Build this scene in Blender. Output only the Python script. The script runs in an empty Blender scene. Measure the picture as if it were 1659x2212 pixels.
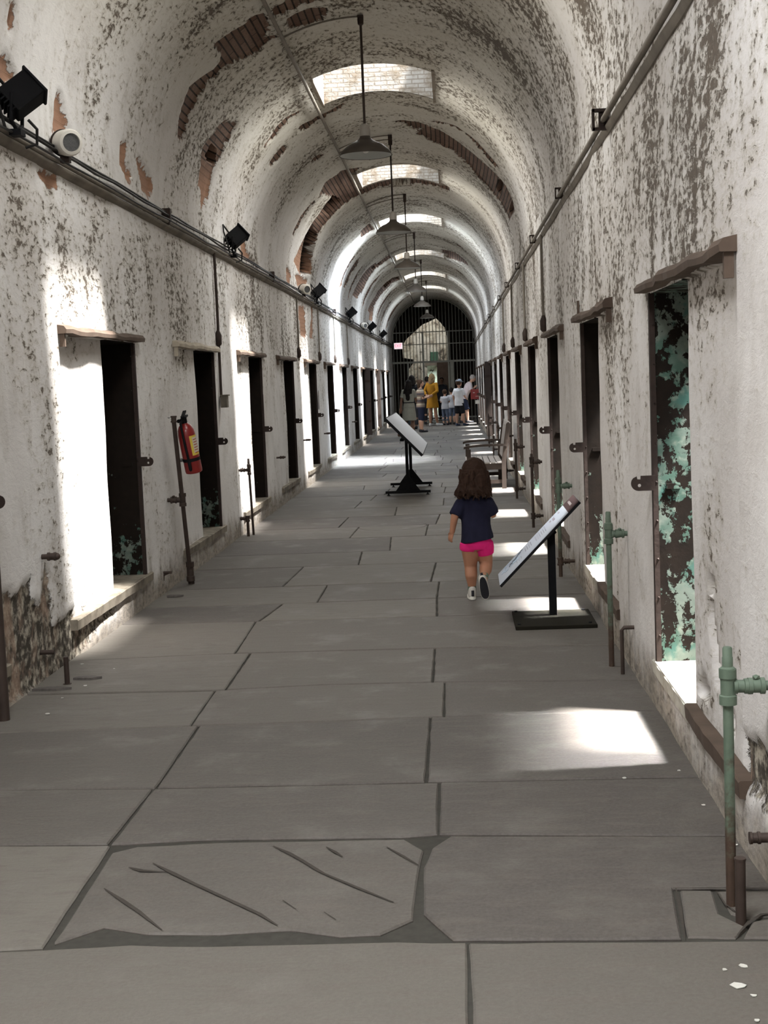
import bpy, bmesh, math, random
import numpy as np
from mathutils import Vector, Matrix, noise as mnoise
PI = math.pi
sc = bpy.context.scene
COL = sc.collection
rnd = random.Random(7)
# ------------------------------------------------------------------ corridor measures (metres, x right, y along the corridor, z up)
XL, XR = -2.2, 0.8624
XC, RV = (XL + XR) / 2, (XR - XL) / 2
ZS = 3.0                    # springing height of the vault
YB, YE = -6.0, 52.4         # ends of the corridor
PITCH = 3.25
DW = 0.82                   # door opening
TW = 0.35                   # wall thickness
SILL, HEAD = 0.22, 1.84
RD = [6.16 + PITCH * n for n in range(-3, 14)]     # far jamb of each doorway, right wall
LD = [9.67 + PITCH * n for n in range(-4, 13)]     # left wall
SKY = [0.95, 7.3, 13.66, 19.97, 25.8, 32.9, 39.4, 45.3]
SKX0, SKX1, SKL = -1.24, -0.10, 1.28

# ------------------------------------------------------------------ camera
def make_camera():
    f, yaw, pitch, roll = 3021.0, .0524, .0922, -.0397
    cy_, sy_, cp, sp = math.cos(yaw), math.sin(yaw), math.cos(pitch), math.sin(pitch)
    fw = Vector((-sy_ * cp, cy_ * cp, -sp)); rt = Vector((cy_, sy_, 0)); up = rt.cross(fw)
    r = math.cos(roll) * rt + math.sin(roll) * up
    u = -math.sin(roll) * rt + math.cos(roll) * up
    cd = bpy.data.cameras.new('camera'); cd.sensor_fit = 'HORIZONTAL'; cd.sensor_width = 36
    cd.lens = f / 1659 * 36; cd.clip_start = .05; cd.clip_end = 200
    o = bpy.data.objects.new('camera', cd); COL.objects.link(o)
    m = Matrix.Identity(4)
    for i in range(3):
        m[i][0], m[i][1], m[i][2] = r[i], u[i], -fw[i]
    m.translation = Vector((0, 0, 1.5)); o.matrix_world = m
    sc.camera = o
make_camera()

# ------------------------------------------------------------------ object helpers
def empty(name, loc=(0, 0, 0), label=None, cat=None, group=None, kind=None, rz=0):
    o = bpy.data.objects.new(name, None); COL.objects.link(o)
    o.location = loc; o.rotation_euler = (0, 0, rz); o.empty_display_size = .1
    tag(o, label, cat, group, kind); return o
def tag(o, label=None, cat=None, group=None, kind=None):
    if label: o['label'] = label
    if cat: o['category'] = cat
    if group: o['group'] = group
    if kind: o['kind'] = kind
    return o
def copy_tree(o, parent=None):
    c = o.copy(); COL.objects.link(c)
    if parent: c.parent = parent
    for ch in o.children: copy_tree(ch, c)
    return c

class MB:
    """collects shapes for ONE mesh"""
    def __init__(s): s.bm = bmesh.new()
    def box(s, c, d, rot=None, bev=0):
        hx, hy, hz = d[0] / 2, d[1] / 2, d[2] / 2
        R = rot.to_matrix() if hasattr(rot, 'to_matrix') else (rot if rot is not None else Matrix.Identity(3))
        t = bmesh.new()
        bmesh.ops.create_cube(t, size=1)
        for v in t.verts: v.co = Vector((v.co.x * d[0], v.co.y * d[1], v.co.z * d[2]))
        if bev: bmesh.ops.bevel(t, geom=t.edges[:], offset=bev, segments=2, affect='EDGES', profile=.5)
        s._add(t, R, Vector(c)); return s
    def _add(s, t, R, loc):
        mp = {}
        for v in t.verts: mp[v] = s.bm.verts.new(R @ v.co + loc)
        for f in t.faces:
            try: s.bm.faces.new([mp[v] for v in f.verts])
            except ValueError: pass
        t.free()
    def path(s, pts, r, n=10, caps=True):
        pts = [Vector(p) for p in pts]; rs = r if isinstance(r, (list, tuple)) else [r] * len(pts)
        rings = []; prev = None
        for i, p in enumerate(pts):
            a = pts[max(i - 1, 0)]; b = pts[min(i + 1, len(pts) - 1)]
            t = (b - a)
            if t.length < 1e-9: t = Vector((0, 0, 1))
            t.normalize()
            if prev is None:
                x = t.orthogonal().normalized()
            else:
                x = (prev - t * prev.dot(t))
                if x.length < 1e-6: x = t.orthogonal()
                x.normalize()
            prev = x; y = t.cross(x)
            rings.append([s.bm.verts.new(p + rs[i] * (math.cos(2 * PI * k / n) * x + math.sin(2 * PI * k / n) * y)) for k in range(n)])
        s.skin(rings, caps); return s
    def skin(s, rings, caps=True):
        n = len(rings[0])
        for a, b in zip(rings, rings[1:]):
            for k in range(n):
                s.bm.faces.new((a[k], a[(k + 1) % n], b[(k + 1) % n], b[k]))
        if caps:
            s.bm.faces.new(rings[0][::-1]); s.bm.faces.new(rings[-1])
    def tube(s, a, b, r, n=12, r2=None): return s.path([a, b], [r, r if r2 is None else r2], n)
    def lathe(s, prof, c=(0, 0, 0), n=32, axis=None, caps=True):
        """prof: (radius, height) pairs"""
        R = Matrix.Identity(3) if axis is None else Vector((0, 0, 1)).rotation_difference(Vector(axis)).to_matrix()
        c = Vector(c)
        rings = [[s.bm.verts.new(R @ Vector((r * math.cos(2 * PI * k / n), r * math.sin(2 * PI * k / n), h)) + c) for k in range(n)] for r, h in prof]
        s.skin(rings, caps); return s
    def prism(s, poly, vec):
        """planar polygon (3d points) pushed along vec"""
        a = [s.bm.verts.new(Vector(p)) for p in poly]; b = [s.bm.verts.new(Vector(p) + Vector(vec)) for p in poly]
        n = len(a)
        s.bm.faces.new(a[::-1]); s.bm.faces.new(b)
        for k in range(n): s.bm.faces.new((a[k], a[(k + 1) % n], b[(k + 1) % n], b[k]))
        return s
    def ball(s, c, r, sub=2):
        t = bmesh.new(); bmesh.ops.create_icosphere(t, subdivisions=sub, radius=1)
        rr = Vector(r) if isinstance(r, (list, tuple)) else Vector((r, r, r))
        for v in t.verts: v.co = Vector((v.co.x * rr.x, v.co.y * rr.y, v.co.z * rr.z))
        s._add(t, Matrix.Identity(3), Vector(c)); return s
    def cap(s, a, ra, b, rb, n=14):
        """tapered capsule"""
        s.ball(a, ra); s.ball(b, rb); s.path([a, b], [ra, rb], n); return s
    def rings(s, secs, n=24, axis_rot=None):
        """closed loft of ellipses: (centre, rx, ry)"""
        rg = []
        for c, rx, ry in secs:
            rg.append([s.bm.verts.new(Vector(c) + Vector((rx * math.cos(2 * PI * k / n), ry * math.sin(2 * PI * k / n), 0))) for k in range(n)])
        s.skin(rg); return s
    def mesh(s, name, smooth=None):
        bmesh.ops.recalc_face_normals(s.bm, faces=s.bm.faces[:])
        me = bpy.data.meshes.new(name); s.bm.to_mesh(me); s.bm.free()
        if smooth:
            for p in me.polygons: p.use_smooth = True
            try: me.set_sharp_from_angle(angle=math.radians(smooth))
            except Exception: pass
        return me
    def build(s, name, mat, parent=None, smooth=None, **kw):
        me = s.mesh(name, smooth); o = bpy.data.objects.new(name, me); COL.objects.link(o)
        if mat is not None: me.materials.append(mat)
        if parent: o.parent = parent
        tag(o, **kw); return o

def remeshed(mb, name, mat, parent=None, voxel=.01, it=3, fac=.5, disp=None, **kw):
    """one continuous surface from overlapping solids"""
    me = mb.mesh(name); o = bpy.data.objects.new(name, me); COL.objects.link(o)
    m = o.modifiers.new('r', 'REMESH'); m.mode = 'VOXEL'; m.voxel_size = voxel; m.use_smooth_shade = True
    if it:
        q = o.modifiers.new('s', 'SMOOTH'); q.factor = fac; q.iterations = it
    dg = bpy.context.evaluated_depsgraph_get(); dg.update()
    me2 = bpy.data.meshes.new_from_object(o.evaluated_get(dg)); o.modifiers.clear(); o.data = me2; bpy.data.meshes.remove(me)
    me2.name = name
    for p in me2.polygons: p.use_smooth = True
    if disp:
        for v in me2.vertices: v.co = disp(v.co.copy())
    me2.materials.clear(); me2.materials.append(mat)
    if parent: o.parent = parent
    tag(o, **kw); return o

def plate(outline, holes, thick, name):
    """flat plate with holes, made from a filled curve; xy outline, extruded along z"""
    cu = bpy.data.curves.new(name, 'CURVE'); cu.dimensions = '2D'; cu.fill_mode = 'BOTH'; cu.extrude = thick / 2
    for pl in [outline] + holes:
        sp = cu.splines.new('POLY'); sp.points.add(len(pl) - 1); sp.use_cyclic_u = True
        for p, q in zip(sp.points, pl): p.co = (q[0], q[1], 0, 1)
    o = bpy.data.objects.new(name, cu); COL.objects.link(o)
    dg = bpy.context.evaluated_depsgraph_get(); dg.update()
    me = bpy.data.meshes.new_from_object(o.evaluated_get(dg)); bpy.data.objects.remove(o); bpy.data.curves.remove(cu)
    return me

def text_mesh(s, size, name, thick=.0006):
    cu = bpy.data.curves.new(name, 'FONT'); cu.body = s; cu.size = size; cu.extrude = thick; cu.align_x = 'CENTER'; cu.align_y = 'CENTER'
    o = bpy.data.objects.new(name, cu); COL.objects.link(o)
    dg = bpy.context.evaluated_depsgraph_get(); dg.update()
    me = bpy.data.meshes.new_from_object(o.evaluated_get(dg)); bpy.data.objects.remove(o); bpy.data.curves.remove(cu)
    return me

# ------------------------------------------------------------------ materials
class NT:
    def __init__(s, name):
        s.m = bpy.data.materials.new(name); s.m.use_nodes = True; s.t = s.m.node_tree
        s.b = s.t.nodes['Principled BSDF']
    def n(s, typ, **kw):
        nd = s.t.nodes.new(typ)
        for k, v in kw.items():
            if k in ('inp',):
                for a, b in v.items(): s.set(nd.inputs[a], b)
            else: setattr(nd, k, v)
        return nd
    def set(s, sock, v):
        if isinstance(v, bpy.types.NodeSocket): s.t.links.new(v, sock)
        elif isinstance(v, (tuple, list)) and len(v) == 3 and sock.type == 'RGBA': sock.default_value = (*v, 1)
        else: sock.default_value = v
    def mix(s, f, a, b):
        nd = s.t.nodes.new('ShaderNodeMix'); nd.data_type = 'RGBA'
        s.set(nd.inputs[0], f); s.set(nd.inputs[6], a); s.set(nd.inputs[7], b); return nd.outputs[2]
    def math(s, op, a, b=0.0, c=None, clamp=False):
        nd = s.t.nodes.new('ShaderNodeMath'); nd.operation = op; nd.use_clamp = clamp
        s.set(nd.inputs[0], a); s.set(nd.inputs[1], b)
        if c is not None: s.set(nd.inputs[2], c)
        return nd.outputs[0]
    def ramp(s, v, lo, hi):
        nd = s.t.nodes.new('ShaderNodeMapRange'); nd.interpolation_type = 'SMOOTHSTEP'
        s.set(nd.inputs[0], v); s.set(nd.inputs[1], lo); s.set(nd.inputs[2], hi); return nd.outputs[0]
    def scale(s, vec, sx, sy, sz=1, off=(0, 0, 0)):
        nd = s.t.nodes.new('ShaderNodeMapping'); s.set(nd.inputs[0], vec); nd.inputs[1].default_value = off; nd.inputs[3].default_value = (sx, sy, sz); return nd.outputs[0]
    def noise(s, vec, sc_, det=4, rough=.55, dist=0):
        nd = s.t.nodes.new('ShaderNodeTexNoise'); s.set(nd.inputs['Vector'], vec); nd.inputs['Scale'].default_value = sc_
        nd.inputs['Detail'].default_value = det; nd.inputs['Roughness'].default_value = rough; nd.inputs['Distortion'].default_value = dist
        return nd.outputs['Fac']
    def attr(s, name):
        nd = s.t.nodes.new('ShaderNodeAttribute'); nd.attribute_name = name; return nd.outputs['Fac']
    def uv(s):
        nd = s.t.nodes.new('ShaderNodeUVMap'); nd.uv_map = 'uv'; return nd.outputs[0]
    def obj(s): return s.t.nodes.new('ShaderNodeTexCoord').outputs['Object']
    def bump(s, h, strength=.5, dist=.01):
        nd = s.t.nodes.new('ShaderNodeBump'); s.set(nd.inputs['Height'], h); nd.inputs['Strength'].default_value = strength
        nd.inputs['Distance'].default_value = dist; s.t.links.new(nd.outputs[0], s.b.inputs['Normal'])
    def out(s, col, rough=.9, metal=0, spec=.3):
        s.set(s.b.inputs['Base Color'], col); s.set(s.b.inputs['Roughness'], rough); s.b.inputs['Metallic'].default_value = metal
        s.b.inputs['Specular IOR Level'].default_value = spec; return s.m

def flat(name, col, rough=.7, metal=0, spec=.3, var=.25, sc_=20, bump=.15, det=4):
    """plain colour broken up by noise in object space"""
    t = NT(name); n = t.noise(t.obj(), sc_, det)
    c = t.mix(n, tuple(max(0, x * (1 - var)) for x in col), tuple(min(1, x * (1 + var)) for x in col))
    if bump: t.bump(n, bump, .004)
    return t.out(c, rough, metal, spec)

def plaster(name, full):
    """limewashed render; `full` adds the bare brick, holes and rubble where it has come off"""
    t = NT(name); uv = t.uv()
    low, big, dampa = t.attr('dirt'), t.attr('coat'), t.attr('damp')
    st = t.scale(uv, .52, 1)
    n1 = t.noise(st, 23, 5, .72, .3)
    n3 = t.noise(t.scale(uv, .8, .45, 1, (5, 1, 0)), 4.5, 4, .68, .5)
    base = t.mix(t.ramp(big, .2, .8), (.555, .525, .500), (.71, .69, .672))
    base = t.mix(t.math('MULTIPLY', t.ramp(n3, .46, .72), .50), base, (.43, .40, .365))
    base = t.mix(t.math('MULTIPLY', t.attr('age'), .55), base, (.50, .475, .385))
    lev = t.math('ADD', t.math('ADD', t.math('MULTIPLY', t.math('SUBTRACT', n1, .5), 1.9), low), t.math('MULTIPLY', t.math('SUBTRACT', n3, .5), .80))
    halo = t.ramp(lev, -.12, .20); spot = t.ramp(lev, .11, .30)
    c = t.mix(t.math('MULTIPLY', halo, .50), base, (.345, .305, .235))
    c = t.mix(t.math('MULTIPLY', spot, .92), c, t.mix(t.noise(uv, 45, 1), (.050, .037, .028), (.140, .108, .080)))
    dm = t.ramp(t.math('ADD', dampa, t.math('MULTIPLY', t.math('SUBTRACT', n3, .5), .8)), .35, .75)
    c = t.mix(t.math('MULTIPLY', dm, .85), c, t.mix(t.ramp(n1, .35, .65), (.30, .255, .20), (.12, .10, .08)))
    h = t.math('ADD', t.math('MULTIPLY', n1, .5), t.math('MULTIPLY', spot, -.45))
    if full:
        sb, sh, sr = t.attr('sd_brick'), t.attr('sd_hole'), t.attr('sd_rubble')
        wobs = t.math('MULTIPLY', t.math('SUBTRACT', t.noise(uv, 12, 5, .7), .5), .17)
        mb = t.ramp(t.math('ADD', sb, wobs), -.006, .008)
        mh = t.ramp(t.math('ADD', sh, t.math('MULTIPLY', wobs, .3)), -.008, .012)
        mr = t.ramp(t.math('ADD', sr, wobs), -.008, .012)
        rc = t.n('ShaderNodeTexVoronoi'); t.set(rc.inputs['Vector'], uv); rc.inputs['Scale'].default_value = 16
        gn = t.noise(uv, 20, 5, .7)
        rub = t.mix(t.ramp(t.math('ADD', gn, t.math('MULTIPLY', t.math('SUBTRACT', .45, rc.outputs['Distance']), .25)), .40, .66), (.055, .046, .036), (.42, .38, .31))
        rub = t.mix(t.math('MULTIPLY', t.ramp(n3, .48, .62), .6), rub, (.36, .25, .185))
        c = t.mix(mr, c, rub)
        br = t.n('ShaderNodeTexBrick'); t.set(br.inputs['Vector'], uv); br.inputs['Scale'].default_value = 1
        br.inputs['Brick Width'].default_value = .62; br.inputs['Row Height'].default_value = .058; br.inputs['Mortar Size'].default_value = .007
        t.set(br.inputs['Color1'], (.120, .070, .050)); t.set(br.inputs['Color2'], (.205, .130, .095)); t.set(br.inputs['Mortar'], (.022, .016, .012))
        bc = t.mix(t.math('MULTIPLY', t.ramp(gn, .45, .7), .55), br.outputs['Color'], (.095, .062, .046))
        bc = t.mix(t.math('MULTIPLY', t.attr('clay'), .75), bc, (.40, .225, .145))
        c = t.mix(mb, c, bc)
        c = t.mix(mh, c, (.020, .014, .011))
        h = t.math('ADD', h, t.math('MULTIPLY', t.math('ADD', mb, mr), -.8))
        h = t.math('ADD', h, t.math('MULTIPLY', t.math('MULTIPLY', br.outputs['Fac'], mb), -.8))
        h = t.math('ADD', h, t.math('MULTIPLY', t.math('MULTIPLY', rc.outputs['Distance'], mr), -.7))
    t.bump(h, .75, .012)
    return t.out(c, .92, 0, .2)
M = {}
M['plaster_plain'] = plaster('plaster', False)
M['plaster'] = plaster('broken_plaster', True)


def stone_floor():
    t = NT('flagstone'); ob = t.obj(); tone = t.attr('tone')
    n1 = t.noise(ob, 3.0, 4, .62); n2 = t.noise(t.scale(ob, 1.4, 5), 4, 4, .65, .6); n3 = t.noise(ob, 70, 2, .7)
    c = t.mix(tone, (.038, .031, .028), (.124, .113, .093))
    c = t.mix(t.math('MULTIPLY', t.ramp(n1, .35, .75), .45), c, (.088, .078, .066))
    c = t.mix(t.math('MULTIPLY', t.ramp(n2, .47, .68), .65), c, (.075, .062, .052))
    c = t.mix(t.math('MULTIPLY', n3, .5), c, (.165, .148, .132))
    wet = t.ramp(n1, .5, .72)
    h = t.math('ADD', t.math('MULTIPLY', n3, .25), t.math('ADD', t.math('MULTIPLY', n2, .6), t.math('MULTIPLY', n1, .5)))
    t.bump(h, .45, .012)
    r = t.math('SUBTRACT', .74, t.math('MULTIPLY', wet, .16))
    return t.out(c, r, 0, .35)
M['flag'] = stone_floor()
M['mortar'] = flat('mortar', (.046, .043, .037), .95, 0, .1, .35, 30, .4)
M['groove'] = flat('groove', (.050, .043, .037), .95, 0, .1, .3, 40, .2)

def door_paint(name, amount, low=.0, green=1.0):
    t = NT(name); ob = t.obj()
    n = t.noise(t.scale(ob, 1, 1, .8), 13, 7, .7, .2); lo = t.noise(ob, 2.2, 3)
    lev = t.math('ADD', n, t.math('MULTIPLY', t.math('SUBTRACT', lo, .5), .45))
    sep = t.n('ShaderNodeSeparateXYZ'); t.set(sep.inputs[0], ob)
    lev = t.math('ADD', lev, t.math('MULTIPLY', t.ramp(sep.outputs[2], 1.15, .30), low))
    m = t.ramp(lev, .60 - amount, .615 - amount)
    under = t.mix(t.noise(ob, 18, 4), (.007, .006, .005), (.018, .012, .009))
    pc = t.mix(t.ramp(t.noise(ob, 5, 3), .42, .6), (.060, .105, .082), (.13, .155, .132))
    pc = t.mix(t.ramp(t.noise(ob, 9, 3), .55, .68), pc, (.055, .120, .100))
    pc = t.mix(t.math('MULTIPLY', t.ramp(t.noise(ob, 24, 3), .5, .7), .7), pc, (.19, .21, .175))
    t.bump(t.math('ADD', m, t.math('MULTIPLY', n, .3)), .8, .006)
    return t.out(t.mix(m, under, pc), .85, 0, .08)
M['door_flaky'] = door_paint('peeling_green_paint', .095)
M['door_some'] = door_paint('worn_dark_paint', -.105, .19)
M['door_few'] = door_paint('sooty_dark_paint', -.14, .09)
M['iron'] = flat('rusted_iron', (.030, .019, .015), .75, .2, .3, .45, 30, .35)
M['pipe_dark'] = flat('dark_pipe', (.050, .034, .027), .65, .3, .4, .5, 14, .3)
def green_pipe():
    t = NT('green_pipe'); ob = t.obj(); n = t.noise(ob, 16, 6, .65); sep = t.n('ShaderNodeSeparateXYZ'); t.set(sep.inputs[0], ob)
    g = t.mix(t.noise(ob, 30, 4), (.065, .095, .068), (.125, .165, .120))
    m = t.ramp(t.math('ADD', t.math('MULTIPLY', n, .6), t.math('MULTIPLY', sep.outputs[2], .62)), .40, .56)
    t.bump(n, .3, .004)
    return t.out(t.mix(m, t.mix(n, (.030, .020, .015), (.085, .05, .032)), g), .6, .1, .4)
M['green_pipe'] = green_pipe()
M['conduit'] = flat('painted_conduit', (.20, .175, .145), .75, .1, .3, .45, 8, .3)
M['ledge'] = flat('grimy_ledge', (.17, .148, .12), .9, 0, .2, .6, 5, .5, 6)
M['timber'] = flat('old_timber', (.085, .060, .045), .85, 0, .2, .45, 9, .5, 6)
M['pale_timber'] = flat('lit_timber', (.40, .35, .28), .85, 0, .2, .35, 9, .5, 6)  # timber again but paler, colour holds the light on some left tracks
def sill_stone(name, c0, c1):
    t = NT(name); ob = t.obj(); n = t.noise(ob, 7, 6, .65)
    t.bump(n, .5, .008)
    return t.out(t.mix(t.ramp(n, .35, .7), c0, c1), .9, 0, .2)
M['sill'] = sill_stone('sill_stone', (.24, .21, .165), (.12, .098, .075)); M['sill_pale'] = sill_stone('pale_sill_stone', (.46, .44, .38), (.30, .27, .215))
M['black'] = flat('black_metal', (.008, .008, .009), .7, 0, .12, .3, 20, .05)
M['black_plate'] = flat('dusty_black_plate', (.017, .015, .011), .9, 0, .08, .3, 6, .05)
M['cable'] = flat('black_cable', (.012, .011, .010), .6, 0, .3, .3, 20, 0)
M['white_plastic'] = flat('white_plastic', (.62, .59, .53), .5, 0, .4, .1, 8, .05)
M['grille'] = flat('grey_mesh', (.10, .10, .10), .8, 0, .2, .5, 160, .5, 2)
M['lamp_out'] = flat('enamel_outside', (.085, .070, .058), .55, .1, .4, .3, 9, .1)
M['lamp_in'] = flat('enamel_inside', (.40, .41, .39), .45, 0, .5, .12, 8, .05)
M['porcelain'] = flat('porcelain', (.36, .33, .29), .5, 0, .4, .2, 20, .05)
M['glass_bulb'] = flat('bulb', (.65, .65, .62), .2, 0, .5, .05, 5, 0)
# ------------------------------------------------------------------ places where the plaster has fallen: (y, distance up the left wall, over the vault and down the right wall)
P_BRICK = [
 [(10.95,4.23),(10.88,4.25),(11.05,4.55),(10.98,4.57),(11.01,4.63),(11.07,4.70),(11.28,4.71),(11.56,4.66),(11.64,4.60),(11.76,4.70),(11.86,4.69),(11.84,4.58),(11.88,4.45),(11.68,4.33),(11.57,4.25),(11.52,4.15),(11.40,3.96),(11.42,3.83),(11.41,3.73),(11.47,3.54),(11.29,3.51),(11.12,3.65),(11.07,3.74),(11.01,3.88),(11.12,3.97),(11.31,4.11),(11.32,4.20),(11.20,4.25)],
 [(11.15,4.75),(11.07,4.80),(11.09,4.87),(11.00,4.90),(11.23,5.10),(11.34,5.19),(11.32,5.05),(11.31,4.91),(11.35,4.81),(11.27,4.75)],
 [(11.48,4.84),(11.44,5.04),(11.60,5.20),(11.80,5.12),(11.92,5.10),(11.90,4.97),(11.87,4.86),(11.72,4.82)],
 [(12.46,3.83),(12.58,3.91),(12.94,3.97),(13.06,4.01),(13.14,3.93),(13.12,3.76),(13.14,3.66),(13.06,3.57),(13.02,3.45),(12.97,3.26),(12.80,3.12),(12.68,3.13),(12.61,3.29),(12.43,3.30),(12.40,3.47),(12.24,3.58),(12.32,3.67),(12.48,3.78)],
 [(14.63,4.04),(14.59,4.17),(14.50,4.29),(14.48,4.40),(14.65,4.59),(14.73,4.51),(14.73,4.33),(14.79,4.19),(14.68,4.06)],
 [(15.31,4.45),(15.22,4.50),(15.33,4.62),(15.31,4.71),(15.36,4.83),(15.19,5.04),(15.44,4.97),(15.52,4.82),(15.56,4.68),(15.56,4.50),(15.42,4.45)],
 [(15.36,3.98),(15.33,4.06),(15.34,4.21),(15.54,4.25),(15.66,4.21),(15.72,4.06),(15.56,3.97)],
 [(17.25,4.38),(17.12,4.45),(17.40,4.58),(17.53,4.54),(17.38,4.40)],
 [(20.83,3.15),(19.92,3.27),(20.14,3.37),(20.45,3.65),(20.49,3.86),(20.53,4.06),(20.42,4.30),(20.40,4.36),(19.48,4.22),(19.07,4.40),(19.17,4.59),(19.08,4.65),(19.63,4.95),(19.86,4.80),(20.86,4.79),(21.08,4.95),(22.03,4.89),(21.85,4.72),(21.74,4.39),(21.74,4.18),(21.70,3.86),(21.92,3.60),(22.53,3.28)],
 [(19.19,3.55),(19.23,3.81),(19.43,4.11),(19.70,4.28),(19.55,4.21),(19.51,3.93),(19.49,3.71),(19.40,3.57)],
 [(21.33,4.79),(21.35,4.97),(21.27,5.28),(21.35,5.55),(21.09,5.99),(21.23,6.16),(21.74,6.15),(21.78,5.90),(21.95,5.53),(21.96,5.25),(21.89,4.93),(21.84,4.75)],
 [(17.32,5.74),(16.97,5.84),(16.72,5.96),(16.71,6.04),(16.85,6.23),(16.96,6.41),(16.96,6.60),(16.88,6.73),(16.69,6.93),(16.53,7.10),(16.56,7.25),(16.82,7.35),(18.11,7.31),(18.18,7.05),(18.36,6.83),(18.34,6.58),(17.99,6.34),(17.71,6.18),(17.75,6.03),(17.60,5.88),(17.46,5.75)],
 [(16.24,5.96),(15.94,6.25),(15.98,6.40),(15.99,6.56),(16.10,6.70),(16.10,6.90),(16.43,6.85),(16.46,6.66),(16.15,6.40),(16.07,6.25),(16.33,5.97)],
 [(16.70,5.49),(16.56,5.61),(16.59,5.80),(16.66,5.90),(16.72,5.96),(17.18,5.75),(16.96,5.67),(16.76,5.54)],
 [(25.67,4.45),(25.44,4.66),(26.47,4.68),(26.58,4.65),(26.58,4.38)],
 [(32.20,4.19),(32.21,4.48),(32.25,4.75),(33.07,4.75),(33.09,4.42),(32.88,4.21)],
 [(32.01,5.92),(31.82,5.98),(31.23,6.31),(31.44,6.59),(32.03,6.67),(33.26,6.27),(33.72,6.11),(33.03,5.97)],
 [(32.71,3.70),(31.99,3.95),(32.20,4.19),(33.01,4.20),(33.24,3.91),(33.28,3.60)],
 [(37.65,4.12),(37.88,4.51),(38.69,4.70),(39.99,4.67),(39.33,4.43),(39.42,4.22),(39.07,3.75),(38.56,3.36),(36.96,3.41),(37.67,3.78)],
 [(7.09,3.37),(7.09,3.46),(7.13,3.46),(7.16,3.34),(7.12,3.33)],
 [(7.03,3.19),(7.10,3.22),(7.26,3.15),(7.34,3.12),(7.03,3.04)],
 [(7.99,3.00),(8.02,3.11),(8.05,3.22),(8.14,3.22),(8.26,3.13),(8.38,3.04),(7.96,2.98)],
 [(7.59,2.71),(7.77,2.74),(7.84,2.73),(8.03,2.76),(7.98,2.66),(7.80,2.65)],
 [(9.55,3.06),(9.57,3.19),(9.70,3.20),(9.75,3.10),(9.88,3.03),(9.86,2.94),(9.64,3.02)],
 [(10.06,3.17),(10.21,3.17),(10.53,3.12),(10.65,3.07),(10.58,2.92),(10.28,2.97)],
 [(15.09,3.14),(15.34,3.14),(15.52,3.01),(15.94,2.92),(15.05,2.90)],
 [(19.06,3.12),(19.51,3.10),(19.78,3.06),(19.64,2.91),(19.19,2.89),(19.11,3.03)],
 [(20.61,2.68),(21.35,2.70),(21.49,2.50),(21.37,2.23),(20.73,2.23),(20.59,2.51)],
 [(22.29,2.76),(22.59,2.77),(22.54,2.24),(21.83,2.24),(22.31,2.53)],
 [(20.16,3.08),(20.75,3.13),(21.93,3.12),(21.70,3.00),(20.62,2.95)],
 [(28.53,3.40),(28.52,3.60),(28.52,3.97),(28.61,4.18),(29.19,4.03),(29.14,3.77),(29.09,3.55)],
 [(31.10,3.45),(31.34,3.82),(31.57,4.17),(31.81,4.36),(32.98,4.32),(32.53,4.02),(33.05,3.70),(32.85,3.46)],
 [(37.87,3.19),(37.83,3.56),(37.62,3.99),(38.06,4.49),(39.34,4.52),(38.82,4.14),(38.69,3.73),(39.74,3.23)],
]
P_HOLE = [
 [(12.59,3.59),(12.63,3.67),(12.93,3.66),(13.05,3.58),(12.77,3.56)],
 [(20.62,4.07),(20.48,4.36),(21.39,4.43),(21.50,4.18)],
 [(21.05,3.17),(20.83,3.50),(20.54,3.85),(21.65,3.83),(21.92,3.60),(22.36,3.27)],
 [(21.34,5.29),(21.35,5.41),(22.00,5.39),(21.98,5.27)],
 [(21.36,5.45),(21.37,5.55),(21.98,5.52),(22.02,5.43)],
 [(17.21,6.92),(16.86,6.97),(17.72,6.99),(17.83,6.94)],
 [(17.72,7.24),(16.75,7.25),(17.23,7.29),(17.73,7.27)],
 [(32.21,4.22),(32.62,4.48),(32.94,4.43),(32.81,4.22)],
 [(38.09,4.22),(38.09,4.50),(38.79,4.67),(39.59,4.63),(38.95,4.43),(39.01,4.18)],
]
P_RUB = [
 [(6.43,0.01),(6.54,0.55),(6.59,0.56),(6.69,0.56),(6.75,0.52),(6.81,0.52),(6.91,0.56),(7.04,0.56),(7.04,0.47),(7.18,0.40),(7.25,0.51),(7.31,0.61),(7.34,0.61),(7.36,0.48),(7.38,0.38),(7.42,0.25),(7.64,0.26),(7.79,0.28),(7.87,0.25),(7.93,0.18),(8.00,0.16),(8.37,0.16),(8.77,0.16),(8.75,0.10),(8.35,0.10),(7.81,-0.03),(7.10,0.00),(6.43,0.01)],
 [(4.44,10.46),(4.32,10.45),(4.26,10.44),(4.12,10.41),(4.00,10.42),(3.96,10.41),(3.97,10.60),(4.05,10.59),(4.17,10.59),(4.38,10.61),(4.42,10.58)],
]
LV = ZS + PI * RV          # unrolled section length up to the right springing
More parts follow.
